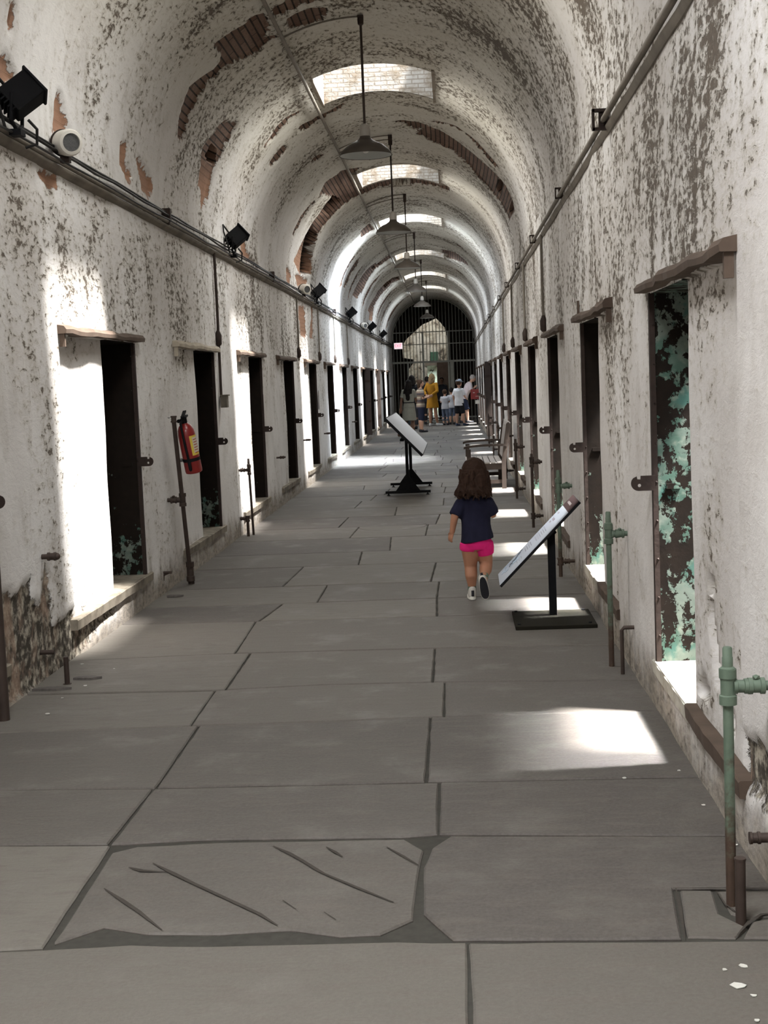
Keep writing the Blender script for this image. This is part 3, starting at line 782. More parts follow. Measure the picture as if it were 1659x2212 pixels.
# ------------------------------------------------------------------ light
w = bpy.data.worlds.new('sky'); sc.world = w; w.use_nodes = True
w.node_tree.nodes['Background'].inputs[0].default_value = (.80, .90, 1.0, 1); w.node_tree.nodes['Background'].inputs[1].default_value = 7.0
def sun(d, strength, angle, col):
    l = bpy.data.lights.new('sun', 'SUN'); l.energy = strength; l.angle = math.radians(angle); l.color = col
    o = bpy.data.objects.new('sun', l); COL.objects.link(o)
    o.rotation_euler = Vector((0, 0, -1)).rotation_difference(Vector(d).normalized()).to_euler(); o.location = (0, 10, 12)
def area(name, loc, sx, sy, power, col, d=(0, 0, -1), spread=180):
    l = bpy.data.lights.new(name, 'AREA'); l.shape = 'RECTANGLE'; l.size = sx; l.size_y = sy; l.energy = power; l.color = col; l.spread = math.radians(spread)
    o = bpy.data.objects.new(name, l); COL.objects.link(o); o.location = loc
    o.rotation_euler = Vector((0, 0, -1)).rotation_difference(Vector(d).normalized()).to_euler()
    o.visible_camera = False
    return o
sun((-1, .28, -2.45), 44, 5.5, (1.0, .98, .95))
for i, s in enumerate(SKY):
    clear = i == 4
    area('skylight', ((SKX0 + SKX1) / 2, s + SKL / 2, 4.40), SKX1 - SKX0 - .02, SKL - .02, (330, 50, 70, 75, 120, 90, 90, 90)[i], (.80, .90, 1.0) if i >= 4 else (.96, .98, 1.0) if i == 0 else (1.0, .985, .93))
area('clear_sky', (-.36, SKY[4] + SKL / 2, 4.78), .40, .9, 150, (.78, .89, 1.0), (-1, .22, -.72), 50)
area('clear_sky', (-.36, SKY[4] + SKL / 2, 4.80), .40, .9, 330, (.78, .89, 1.0), (-1, .30, -2.4), 50)
for yf in RD[2:]:      # added lamps above each right-hand roof slot, shaped to soften the floor patches
    area('added_cell_lamp', (3.55, yf - DW / 2, 7.2), 1.7, .3, 260, (.93, .97, 1.0), (-2.6, 0, -6.5), 34)
area('hall_skylight', (-1.0, 58.5, 5.9), 3, 3, 230, (1, .985, .95))
area('far_daylight', (-.85, 63.5, 2.2), 2.5, 2.5, 500, (.75, 1.0, .98), (0, -.1, -1))
area('rear_fill', (XC, YB + .3, 2.0), 2.6, 3.0, 22, (1, .98, .96), (0, 1, 0))  # added unseen fill lamp in front of the closed back wall

vs_ = sc.view_settings; vs_.view_transform = 'Standard'; vs_.look = 'None'; vs_.gamma = 1; vs_.use_curve_mapping = False; vs_.exposure = 0.0
sc.cycles.max_bounces = 6; sc.cycles.diffuse_bounces = 4; sc.cycles.glossy_bounces = 3; sc.cycles.sample_clamp_indirect = 8
sc.cycles.use_denoising = True; sc.cycles.adaptive_threshold = .06; sc.cycles.adaptive_min_samples = 20
# ------------------------------------------------------------------ pipes, cables and fittings
def fitting(m, c, ax, r, L):
    """ringed pipe coupling"""
    m.lathe([(r, -L / 2), (r * 1.25, -L / 2), (r * 1.25, -L / 2 + L * .25), (r * 1.05, -L / 2 + L * .28), (r * 1.05, L / 2 - L * .28), (r * 1.25, L / 2 - L * .25), (r * 1.25, L / 2), (r, L / 2)], c, 14, ax)
def standpipe(x, y, zt, ztee, left, mat, label, group=None, r=.0145, lean=0.0, low=None, stub=None, top_fit=True):
    """upright pipe with a branch back into the wall"""
    s = -1 if left else 1; xw = XL if left else XR
    root = empty('standpipe', (x, y, 0), label, 'pipe', group)
    m = MB(); m.tube((0, 0, -.03), (0, -lean, zt - .06), r, 14); m.build('upright', mat, root, smooth=40)
    m = MB(); ty = -lean * ztee / zt; tx = 0
    fitting(m, (tx, ty, ztee), (0, 0, 1), r * 1.35, .10)
    dx = (xw - x) - tx
    m.tube((tx, ty, ztee), (tx + dx + s * .02, ty, ztee), r * .95, 12)
    fitting(m, (tx + s * .035, ty, ztee), (1, 0, 0), r * 1.2, .04)
    fitting(m, (tx + dx * .6, ty, ztee), (1, 0, 0), r * 1.3, .045)
    m.ball((tx + dx * .6, ty, ztee + r * 1.7), (r * .8, r * .8, r * .5), 1)
    m.build('tee_branch', mat, root, smooth=40)
    if top_fit:
        m = MB(); m.lathe([(r * 1.3, 0), (r * 1.5, .01), (r * 1.5, .04), (r * 1.05, .045), (r * 1.05, .07), (r * .95, .072), (r * .95, .095), (r * .75, .1)], (0, -lean, zt - .1), 14)
        m.build('nozzle', mat, root, smooth=40)
    if low:
        m = MB(); z = low; fitting(m, (tx * 0, 0, z), (0, 0, 1), r * 1.35, .06); m.tube((0, 0, z), (dx + s * .02, 0, z), r * .9, 12); fitting(m, (dx * .5, 0, z), (1, 0, 0), r * 1.2, .04)
        m.build('lower_branch', mat, root, smooth=40)
    return root
right_tail = {2: 'beside the second doorway of the right wall', 3: 'behind the tilted text panel', 4: 'behind the girl, before the bench', 5: 'at the near end of the wooden bench'}
standpipe(.733, 3.86, .735, .623, False, M['green_pipe'], 'green painted upright pipe with side branch, nearest at right edge of floor', 'standpipes along the right wall', .0145)
standpipe(.768, 7.15, .80, .685, False, M['green_pipe'], 'green upright pipe between the near doorway and the black text panel stand', 'standpipes along the right wall', .0140)
standpipe(.760, 10.45, .80, .68, False, M['green_pipe'], 'upright pipe half hidden behind the tilted text panel', 'standpipes along the right wall', .0145, low=.115)
standpipe(.757, 13.95, .74, .655, False, M['pipe_dark'], 'dark upright pipe with two branches against the wall right of the girl', 'standpipes along the right wall', .0145, low=.117)
standpipe(.751, 17.4, .74, .64, False, M['pipe_dark'], 'dark upright pipe just before the near end of the bench', 'standpipes along the right wall', .0145, low=.12)
for k, y in enumerate((20.9, 24.2, 27.4, 30.7)):
    standpipe(.755, y, .74, .64, False, M['pipe_dark'], 'thin dark upright pipe in the far row beyond the bench', 'thin standpipes beyond the bench', .0145, low=.12)
# short pieces near the foreground pipe
m = MB(); m.path([(0, 0, -.03), (0, 0, .175)], .0145, 12); m.tube((0, 0, .17), (0, 0, .176), .016, 12)
tag(m.build('pipe_stub', M['pipe_dark'], smooth=40), 'short broken pipe stub beside foot of the nearest green pipe', 'pipe').location = (.735, 3.74, 0)
m = MB(); m.tube((0, 0, 0), (-.07, 0, 0), .014, 12); fitting(m, (-.062, 0, 0), (1, 0, 0), .014, .03)
tag(m.build('pipe_stub', M['pipe_dark'], smooth=40), 'capped pipe end poking from the plinth at the right edge', 'pipe').location = (XR, 3.86, .19)
m = MB(); m.path([(0, 0, .235), (-.05, 0, .235), (-.062, 0, .222), (-.062, 0, -.03)], .010, 10)
tag(m.build('elbow_pipe', M['pipe_dark'], smooth=40), 'thin bent pipe dropping to floor behind second green pipe', 'pipe').location = (XR, 6.95, 0)
# left wall
root = standpipe(-2.085, 10.72, 1.33, .672, True, M['pipe_dark'], 'tall leaning rusty pipe that carries the fire extinguisher', 'standpipes along the left wall', .0165, lean=.36, top_fit=False)
m = MB(); fitting(m, (0, -.03, .10), (0, 0, 1), .026, .15); m.tube((0, 0, -.03), (0, -.03, .1), .024, 14); m.build('base_coupling', M['pipe_dark'], root, smooth=40)
m = MB(); fitting(m, (0, -.36, 1.29), (0, 0, 1), .019, .05); m.build('cap', M['pipe_dark'], root, smooth=40)
standpipe(-2.09, 14.18, .79, .672, True, M['pipe_dark'], 'thin upright pipe with brass-like nozzle before the brightly lit third doorway', 'standpipes along the left wall', .0125, lean=.12)
m = MB(); m.tube((0, 0, -.03), (0, 0, .17), .015, 12); fitting(m, (0, 0, .18), (0, 0, 1), .019, .06); m.tube((0, 0, .18), (-.09, 0, .185), .014, 12); fitting(m, (-.05, 0, .183), (1, 0, 0), .017, .04)
tag(m.build('elbow_pipe', M['pipe_dark'], smooth=40), 'short dark elbow pipe at the foot of the thin left upright pipe', 'pipe').location = (-2.125, 14.05, 0)
m = MB(); m.tube((0, 0, 0), (.085, 0, 0), .014, 12); fitting(m, (.055, 0, 0), (1, 0, 0), .018, .045); m.ball((.082, 0, 0), .019, 2)
tag(m.build('pipe_stub', M['pipe_dark'], smooth=40), 'stub of pipe with a bulbous valve low on near left wall', 'pipe').location = (XL, 7.24, .655)
m = MB(); m.tube((-.02, 0, 0), (.055, 0, 0), .0125, 12)
tag(m.build('pipe_stub', M['pipe_dark'], smooth=40), 'rusty pipe end in the crumbling base of the left wall', 'pipe').location = (XL, 7.18, .155)
m = MB(); m.tube((0, 0, -.03), (0, 0, .145), .0135, 12); m.tube((0, 0, -.001), (0, 0, .004), .022, 12)
tag(m.build('pipe_stub', M['pipe_dark'], smooth=40), 'short rusty post standing in the floor by crumbling left wall', 'pipe').location = (-2.06, 7.09, 0)
m = MB(); m.tube((-.02, 0, 0), (.06, 0, 0), .010, 10); m.path([(.045, 0, 0), (.0, 0, -.02), (-.005, 0, -.06)], .008, 8)
tag(m.build('pipe_stub', M['pipe_dark'], smooth=40), 'small pipe stub low on wall left of the extinguisher pipe foot', 'pipe').location = (XL, 10.25, .155)
m = MB(); m.path([(0, 0, -.03), (0, 0, 1.25)], .028, 12)
tag(m.build('wall_post', M['pipe_dark'], smooth=40), 'thick brown pipe rising along the wall at the extreme left edge', 'pipe').location = (-2.150, 6.33, -.02)
for y, z, lab in ((17.14, .63, 'short tap stub on left wall before the fourth doorway'), (20.3, .71, 'short tap stub on left wall before the fifth doorway'), (23.6, .68, 'short tap stub on left wall before the sixth doorway'),
                  (30.2, .68, 'short tap stub on far left wall past the brightest strip of daylight')):
    m = MB(); m.tube((-.02, 0, 0), (.10, 0, .004), .0115, 10); fitting(m, (.07, 0, .003), (1, 0, 0), .015, .05); m.ball((.105, 0, .004), .014, 1)
    tag(m.build('tap_stub', M['pipe_dark'], smooth=40), lab, 'pipe', 'tap stubs on the left wall').location = (XL, y, z)

# string of pipes and cables along both springings
def run(name, pts, r, mat, label, cat, group=None, n=10):
    m = MB(); m.path(pts, r, n); return tag(m.build(name, mat, smooth=40), label, cat, group)
def wavy(x, z, r_, amp, y0=YB + .2, y1=YE - .2, st=.6):
    q = random.Random(r_); return [(x + q.uniform(-amp, amp) * .5, y0 + (y1 - y0) * k / int((y1 - y0) / st), z + q.uniform(-amp, amp)) for k in range(int((y1 - y0) / st) + 1)]
run('conduit_pipe', wavy(XR - .033, 2.815, 1, .003), .0155, M['conduit'], 'long thin pipe running along the top of the right wall', 'pipe')
run('conduit_pipe', wavy(XL + .035, 2.81, 2, .003), .017, M['conduit'], 'long grey pipe running along the top of the left wall', 'pipe')
run('cable', wavy(XL + .048, 2.856, 3, .006, st=.45), .0085, M['cable'], 'upper black cable sagging along the left wall ledge', 'cable')
run('cable', wavy(XL + .030, 2.884, 4, .006, st=.5), .0075, M['cable'], 'black cable tucked against the wall above left ledge pipe', 'cable')
run('cable', wavy(XL + .078, 2.80, 5, .008, st=.55), .0065, M['cable'], 'lowest black cable hanging in front of left ledge pipe', 'cable')
# crown conduit with its branches to the lamps
cxc = -1.30; czc = ZS + math.sqrt(RV ** 2 - (cxc - XC) ** 2) - .042
run('crown_conduit', wavy(cxc, czc, 6, .004), .017, M['conduit'], 'straight pale conduit running the length of the vault left of the skylights', 'pipe')

# brackets
for k, y in enumerate((7.49, 10.47, 13.84, 17.06, 20.4, 23.63, 27.0, 30.2, 33.5)):
    m = MB(); m.box((-.03, 0, 0), (.07, .02, .012)); m.box((-.062, 0, -.035), (.010, .02, .08)); m.box((-.03, 0, -.07), (.07, .02, .010)); m.box((-.02, .012, -.035), (.04, .01, .07))
    big = 1.35 if k == 0 else 1.0
    for v in m.bm.verts: v.co *= big
    lab = ('square iron bracket holding the right wall pipe, nearest and largest of the row', 'iron bracket on right wall pipe above the second doorway from the front', 'iron bracket on right wall pipe, third of the row from the front')[k] if k < 3 else 'small iron bracket on the far stretch of the right wall pipe'
    tag(m.build('pipe_bracket', M['iron']), lab, 'bracket', 'pipe brackets along the right wall' if k < 3 else 'far brackets of the right wall').location = (XR, y, 2.865)
for k, y in enumerate((10.92, 17.28, 26.4)):
    m = MB(); m.box((.03, 0, .0), (.07, .05, .10), bev=.006); m.box((.03, 0, -.06), (.05, .03, .03))
    tag(m.build('pipe_bracket', M['iron']), ('rusty block bracket on left ledge between first two floodlights seen', 'rusty block bracket on left ledge just before third floodlight', 'small pale bracket on left ledge in the bluish daylight')[k], 'bracket', 'brackets on the left ledge').location = (XL, y, 2.86)

# conduits dropping from ledge to door tracks
def drop(y, left, z0, label, box=False, r=.013):
    s = 1 if left else -1; xw = XL if left else XR
    root = empty('drop_conduit', (xw + s * .02, y, 0), label, 'pipe', 'drop conduits of the %s wall' % ('left' if left else 'right'))
    m = MB(); m.path([(0, 0, 2.77), (.002 * s, .01, 2.3), (0, .0, z0)], r, 10); m.build('conduit', M['pipe_dark'] if box else M['conduit'], root, smooth=40)
    m = MB()
    m.lathe([(r, -.07), (r * 2.4, -.05), (r * 2.6, .03), (r, .08)], (0, 0, 1.97), 12); m.build('coupling', M['pipe_dark'], root, smooth=40)
    if box:
        m = MB(); m.box((s * .025, .03, z0 - .04), (.06, .10, .11), bev=.004); m.box((s * .03, .03, z0 + .02), (.075, .12, .012)); m.build('junction_box', M['ledge'], root)
    return root
drop(13.13, True, 1.42, 'dark conduit beside second left doorway ending in a small box', True)
drop(20.05, True, 1.86, 'conduit on left wall dropping beside the exposed brick strips')
drop(23.2, True, 1.86, 'conduit dropping to the fifth door track on left wall')
drop(26.3, True, 1.86, 'conduit on left wall beside the bluish strip of daylight')
drop(29.6, True, 1.86, 'thin conduit on far left wall just past the bluish daylight')
drop(12.85, False, 1.9, 'dark stained conduit dropping to the third door track on right wall')
drop(16.05, False, 1.9, 'conduit dropping to the fourth door track on right wall')
drop(19.35, False, 1.9, 'thin conduit dropping to the fifth door track on right wall')
drop(22.6, False, 1.9, 'thin conduit dropping to the sixth door track on right wall')

# ------------------------------------------------------------------ floodlights on the left ledge
def make_flood():
    root = empty('floodlight')
    R = Matrix.Rotation(math.radians(-42), 3, 'Y') @ Matrix.Rotation(math.radians(25), 3, 'Z')
    m = MB(); m.box((0, 0, .16), (.17, .13, .15), R, bev=.008)
    for k in range(5): m.box(R @ Vector((-.095, 0, -.05 + k * .025)) + Vector((0, 0, .16)), (.03, .12, .008), R)
    m.build('housing', M['black'], root)
    m = MB(); m.box(R @ Vector((.09, 0, 0)) + Vector((0, 0, .16)), (.014, .15, .17), R, bev=.004); m.build('front_bezel', M['black'], root)
    m = MB(); m.path([(-.02, -.085, .16), (-.03, -.09, .03), (-.03, 0, -.01), (-.03, .09, .03), (-.02, .085, .16)], .010, 8); m.box((-.03, 0, -.02), (.06, .08, .03)); m.build('yoke', M['black'], root)
    m = MB(); m.path([(-.06, -.05, .20), (-.10, -.16, .27), (-.09, -.20, .20), (-.06, -.17, .08), (-.05, -.12, -.02)], .008, 8)
    m.path([(.0, .10, .06), (.03, .14, .02), (.02, .16, -.05), (-.03, .13, -.07)], .008, 8); m.build('power_cord', M['cable'], root)
    return root
fl = make_flood()
FL = [(6.98, 'black floodlight with looped cords at the upper left edge, nearest of the row'), (13.9, 'black floodlight on the left ledge, second nearest in the row'), (22.4, 'black floodlight beside white box before the bluish daylight on left ledge'),
      (29.6, 'black floodlight on left ledge just past the bluish daylight'), (37.2, 'small black floodlight far along left ledge, second last before exit sign'), (43.2, 'tiny black floodlight next to the exit sign')]
for k, (y, lab) in enumerate(FL):
    o = fl if k == 0 else copy_tree(fl)
    o.location = (XL + .12, y, 2.822); o['label'] = lab; o['category'] = 'floodlight'; o['group'] = 'floodlights on the left ledge'
def make_horn():
    root = empty('loudspeaker')
    d = Vector((.55, -.75, -.12)).normalized()
    m = MB(); m.lathe([(.055, -.10), (.068, -.09), (.072, -.02), (.074, .05), (.066, .068), (.050, .072), (.048, .06)], (0, 0, 0), 28, d); m.build('housing', M['white_plastic'], root, smooth=40)
    m = MB(); m.lathe([(.048, .055), (.049, .064), (.02, .066)], (0, 0, 0), 24, d); m.build('grille', M['grille'], root, smooth=40)
    m = MB(); m.lathe([(.0745, -.062), (.0765, -.058), (.0765, -.044), (.0745, -.04)], (0, 0, 0), 28, d); m.box((-.02, .03, -.085), (.05, .05, .04)); m.build('mount_strap', M['iron'], root)
    return root
hn = make_horn()
for k, (y, lab) in enumerate(((7.86, 'white round loudspeaker with grey grille beside nearest floodlight'), (20.5, 'white loudspeaker on left ledge before the third floodlight'), (34.2, 'far small white loudspeaker on the left ledge'))):
    o = hn if k == 0 else copy_tree(hn)
    o.location = (XL + .10, y, 2.90); o['label'] = lab; o['category'] = 'loudspeaker'; o['group'] = 'loudspeakers on the left ledge'

# ------------------------------------------------------------------ pendant lamps
def make_lamp():
    root = empty('pendant_lamp')           # origin: centre of the shade rim
    m = MB(); m.lathe([(.222, .0), (.219, .008), (.205, .035), (.150, .085), (.085, .115), (.055, .135), (.045, .150), (.045, .158), (.040, .158), (.050, .130), (.080, .110), (.146, .080), (.200, .032), (.214, .004)], (0, 0, 0), 40, caps=False)
    m.bm.faces.ensure_lookup_table()
    o = m.build('lamp_shade', M['lamp_out'], root, smooth=40)
    m = MB(); m.lathe([(.213, .003), (.199, .031), (.145, .079), (.079, .109), (.048, .128)], (0, 0, -.0006), 40, caps=False); m.build('shade_lining', M['lamp_in'], root, smooth=60)
    m = MB(); m.lathe([(.040, .150), (.048, .165), (.046, .20), (.040, .225), (.040, .24), (.032, .25), (.012, .262)], (0, 0, 0), 24); m.build('socket', M['porcelain'], root, smooth=40)
    m = MB(); m.lathe([(.012, .13), (.020, .11), (.033, .085), (.038, .06), (.030, .035), (.012, .022), (.002, .02)], (0, 0, 0), 20); m.build('bulb', M['glass_bulb'], root, smooth=60)
    return root
lp = make_lamp()
LPS = [(-.655, 11.85, 3.385, 'dark dish-shaped pendant lamp nearest to the viewer, below the first skylight'), (-.662, 17.5, 3.335, 'pendant lamp with pale socket silhouetted against the bright third skylight'), (-.67, 23.0, 3.33, 'pendant lamp third along the vault'),
       (-.68, 28.9, 3.33, 'pendant lamp with whitish socket, fourth along the vault'), (-.69, 35.4, 3.36, 'small pendant lamp fifth along the vault'), (-.70, 43.0, 3.40, 'last small pendant lamp hanging before the barred gate')]
for k, (x, y, z, lab) in enumerate(LPS):
    o = lp if k == 0 else copy_tree(lp)
    o.location = (x, y, z); o['label'] = lab; o['category'] = 'lamp'; o['group'] = 'pendant lamps along the vault'
    zc = ZS + math.sqrt(RV ** 2 - (x - XC) ** 2) - .02 - z
    m = MB(); m.path([(0, 0, .25), (.0, .0, zc - .06)], .0105, 10); m.lathe([(.012, -.05), (.024, -.04), (.026, .0), (.022, .02)], (0, 0, zc - .02), 14); m.box((-.0, 0, zc), (.05, .05, .02)); m.build('stem', M['pipe_dark'], o, smooth=40)
    f0 = math.acos((XC - cxc) / RV); f1 = math.acos((XC - x) / RV); rr_ = RV - .016
    m = MB(); m.path([(XC - rr_ * math.cos(f0 + (f1 - f0) * q / 10) - x, 0, ZS + rr_ * math.sin(f0 + (f1 - f0) * q / 10) - z) for q in range(11)], .0075, 8); m.build('branch_conduit', M['conduit'], o, smooth=40)

# ------------------------------------------------------------------ fire extinguisher hung on the leaning pipe
M['red_paint'] = flat('red_enamel', (.20, .012, .011), .3, 0, .5, .08, 6, .03)
M['yellow_label'] = flat('yellow_label', (.55, .42, .06), .5, 0, .3, .06, 30, 0)
M['cream'] = flat('cream_label', (.52, .48, .38), .5, 0, .3, .08, 30, 0)
M['red_ink'] = flat('red_ink', (.30, .03, .02), .5, 0, .3, .05, 30, 0)
M['steel'] = flat('dull_steel', (.30, .30, .29), .4, .8, .5, .15, 20, .05)
ext = empty('fire_extinguisher', (-2.0, 10.46, 1.075), 'red fire extinguisher with yellow label hung on the leaning left pipe', 'fire extinguisher')
ext.rotation_euler = (math.radians(9), math.radians(-7), 0)
m = MB(); m.lathe([(.052, -.20), (.062, -.195), (.065, -.18), (.065, .10), (.060, .135), (.045, .165), (.025, .182), (.022, .19)], (0, 0, 0), 32); m.build('cylinder', M['red_paint'], ext, smooth=40)
m = MB(); m.lathe([(.024, .185), (.026, .19), (.026, .22), (.018, .225), (.018, .24)], (0, 0, 0), 18); m.box((.02, -.02, .235), (.03, .10, .012)); m.box((.02, -.05, .262), (.026, .12, .008), Matrix.Rotation(.2, 3, 'X')); m.lathe([(.014, 0), (.014, .012)], (-.03, -.02, .21), 14, (-.4, -1, 0)); m.build('valve_head', M['black'], ext, smooth=40)
m = MB(); m.path([(.0, -.03, .215), (-.01, -.09, .20), (-.012, -.082, .12), (-.01, -.076, -.02), (-.008, -.076, -.10)], .0095, 10); m.lathe([(.008, 0), (.013, .01), (.013, .07), (.009, .075)], (-.008, -.077, -.17), 12); m.build('hose', M['black'], ext, smooth=40)
def band(r, z0, z1, a0, a1, n=14):
    m = MB(); g = [[m.bm.verts.new((r * math.cos(a0 + (a1 - a0) * k / n), r * math.sin(a0 + (a1 - a0) * k / n), z)) for k in range(n + 1)] for z in (z0, z1)]
    for k in range(n): m.bm.faces.new((g[0][k], g[0][k + 1], g[1][k + 1], g[1][k]))
    return m
band(.0657, -.06, .09, -1.15, .2).build('label_panel', M['yellow_label'], ext)
o = band(.0661, -.045, .075, -.85, .1).build('printed_panel', M['cream'], ext)
m = MB()
for k in range(6):
    q = band(.0664, .055 - k * .02, .061 - k * .02, -.78, -.1 + .1 * (k % 2))
    tmp = q.mesh('t'); m.bm.from_mesh(tmp); bpy.data.meshes.remove(tmp)
m.build('label_text', M['red_ink'], ext)
band(.0668, -.105, -.08, 0, 2 * PI, 30).build('strap_band', M['black'], ext)
m = MB(); m.lathe([(.012, 0), (.014, .004), (.012, .02)], (-.068, 0, -.09), 12, (-1, 0, 0)); m.box((-.08, .0, .19), (.02, .03, .03)); m.path([(-.04, 0, .2), (-.10, -.01, .24), (-.12, .03, .24), (-.06, .05, .235)], .003, 6); m.build('wire_hanger', M['steel'], ext)

# ------------------------------------------------------------------ text panel stand at the right
M['sheet'] = flat('printed_sheet', (.36, .385, .425), .8, 0, .15, .03, 8, 0)
M['brown_band'] = flat('brown_band', (.042, .025, .024), .8, 0, .05, .05, 8, 0)
M['pale_ink'] = flat('pale_ink', (.26, .23, .22), .5, 0, .3, .03, 8, 0)
M['grey_ink'] = flat('grey_ink', (.33, .34, .38), .5, 0, .3, .03, 8, 0)
M['mauve_ink'] = flat('mauve_ink', (.26, .215, .235), .5, 0, .3, .03, 8, 0)
M['blue_print'] = flat('blue_print', (.30, .38, .45), .5, 0, .3, .35, 38, 0)
M['dark_print'] = flat('dark_print', (.045, .065, .09), .5, 0, .3, .3, 60, 0)
st = empty('text_panel_stand', (.575, 8.52, 0), 'black pedestal stand with tilted white text panel at right, near the girl', 'sign stand')
m = MB(); m.box((-.008, .01, .012), (.485, .56, .024), bev=.004); m.build('base_plate', M['black_plate'], st)
for dx, dy in ((-.235, .26), (.22, .26), (-.235, -.24), (.22, -.24)):
    m = MB(); m.lathe([(.011, .0), (.011, .006), (.006, .009)], (dx * .93 - .008, dy * .93 + .01, .024), 10); m.build('bolt', M['black'], st)
m = MB(); m.box((0, .12, .27), (.046, .046, .54), bev=.003); m.build('post', M['black'], st)
# panel frame: u runs down the slope (towards the corridor), v runs along the corridor
ang = math.radians(45.3); U = Vector((-math.cos(ang), 0, -math.sin(ang))); Vv = Vector((.012, 1, 0)).normalized(); N = U.cross(Vv); N = -N if N.z < 0 else N
PC = Vector((.495 - .575, .22, .487)); PL, PW = .705, .50
def on_panel(u, v, h): return PC + U * u + Vv * v + N * h
def slab_on(m, u0, u1, v0, v1, h0, h1):
    m.prism([on_panel(u0, v0, h0), on_panel(u1, v0, h0), on_panel(u1, v1, h0), on_panel(u0, v1, h0)], N * (h1 - h0)); return m
slab_on(MB(), -PL / 2, PL / 2, -PW / 2, PW / 2, -.016, 0).build('panel_board', M['black'], st)
sh = slab_on(MB(), -PL / 2 + .095, PL / 2 - .002, -PW / 2 + .002, PW / 2 - .002, 0, .0015).build('sheet', M['sheet'], st)
slab_on(MB(), -PL / 2 + .002, -PL / 2 + .094, -PW / 2 + .002, PW / 2 - .002, 0, .0015).build('title_band', M['brown_band'], st)
def words(m, u, v0, v1, hh, seed, gap=.35):
    """a row of letter-like strokes read along the corridor"""
    q = random.Random(seed); v = v0
    while v < v1:
        w_ = hh * q.uniform(.28, .5)
        if q.random() > .17: slab_on(m, u - hh / 2 * q.uniform(.7, 1), u + hh / 2 * q.uniform(.7, 1), v, v + w_ * .75, .0015, .0019)
        v += w_
    return m
words(MB(), -PL / 2 + .052, -.08, .17, .020, 4).build('title_text', M['pale_ink'], st)
m = MB(); words(m, -PL / 2 + .145, .10, .17, .018, 5); words(m, -PL / 2 + .195, .02, .15, .022, 6); words(m, -PL / 2 + .222, .08, .16, .018, 7); m.build('heading_text', M['mauve_ink'], st)
m = MB()
for k in range(6): words(m, -PL / 2 + .275 + k * .017, -.06, .19 - .02 * (k % 3), .008, 20 + k)
for k in range(4): words(m, -PL / 2 + .405 + k * .017, -.02, .17 - .02 * (k % 2), .008, 30 + k)
for k in range(3): words(m, -PL / 2 + .50 + k * .02, -.12, .0, .008, 40 + k)
m.build('body_text', M['grey_ink'], st)
m = MB(); q = random.Random(9)
for k in range(40):
    u = PL / 2 - .03 - q.random() * .17; v = .02 + q.random() * .20; s_ = q.uniform(.008, .03)
    slab_on(m, u - s_ / 2, u + s_ / 2, v - s_, v + s_, .0015, .0015 + .0001 * (k + 2) / 3)
m.build('faded_picture', M['blue_print'], st)
m = MB(); q = random.Random(12)
for k in range(16):
    u = PL / 2 - .225 + k * .008; v = .19 - .008 * k + q.uniform(-.02, .02); slab_on(m, u - .005, u + .005, v - q.uniform(.01, .03), v + .03, .003, .0034)
m.build('dark_picture', M['dark_print'], st)
m = MB(); m.box((-.0, .12, .525), (.07, .12, .02), Matrix.Rotation(-ang, 3, 'Y')); m.build('panel_bracket', M['black'], st)

# ------------------------------------------------------------------ reading rail in the middle distance
M['grey_sheet'] = flat('grey_white_sheet', (.50, .51, .54), .7, 0, .15, .02, 6, 0)
rs = empty('reading_rail', (-.64, 19.25, 0), 'black twin-post reading rail with long tilted blank white panel mid corridor', 'sign stand')
for k, y in enumerate((-.72, .78)):
    root_part = MB(); root_part.box((0.0, y, .042), (.60, .045, .034), bev=.003)
    foot = root_part.build('foot_bar', M['black'], rs)
    for sx in (-1, 1):
        m = MB(); m.lathe([(.022, 0), (.024, .006), (.010, .012), (.010, .03)], (sx * .26, y, 0), 12); m.build('levelling_foot', M['black'], foot)
    m = MB(); m.prism([(-.165, y - .008, .055), (.165, y - .008, .055), (.022, y - .008, .25), (-.022, y - .008, .25)], (0, .016, 0)); m.build('gusset', M['black'], rs)
    m = MB(); m.box((0, y, .42), (.04, .04, .76), bev=.002); m.build('post', M['black'], rs)
a2 = math.radians(46.5); U2 = Vector((math.cos(a2), 0, -math.sin(a2))); N2 = Vector((math.sin(a2), 0, math.cos(a2))); C2 = Vector((.008, .02, .815))
def slab2(m, u0, u1, v0, v1, h0, h1):
    f = lambda u, v, h: C2 + U2 * u + Vector((0, v, 0)) + N2 * h
    m.prism([f(u0, v0, h0), f(u1, v0, h0), f(u1, v1, h0), f(u0, v1, h0)], N2 * (h1 - h0)); return m
slab2(MB(), -.335, .335, -1.58, 1.58, -.034, 0).build('panel_frame', M['black'], rs)
slab2(MB(), -.322, .325, -1.565, 1.565, 0, .002).build('sheet', M['grey_sheet'], rs)
words_m = MB()
for k in range(5): slab2(words_m, -.30 + k * .02, -.292 + k * .02, -1.5, -1.2 - .05 * (k % 2), .002, .0026)
words_m.build('body_text', M['grey_ink'], rs)
m = MB(); m.box((-.05, 0, .74), (.05, 1.9, .03)); m.build('crossbar', M['black'], rs)

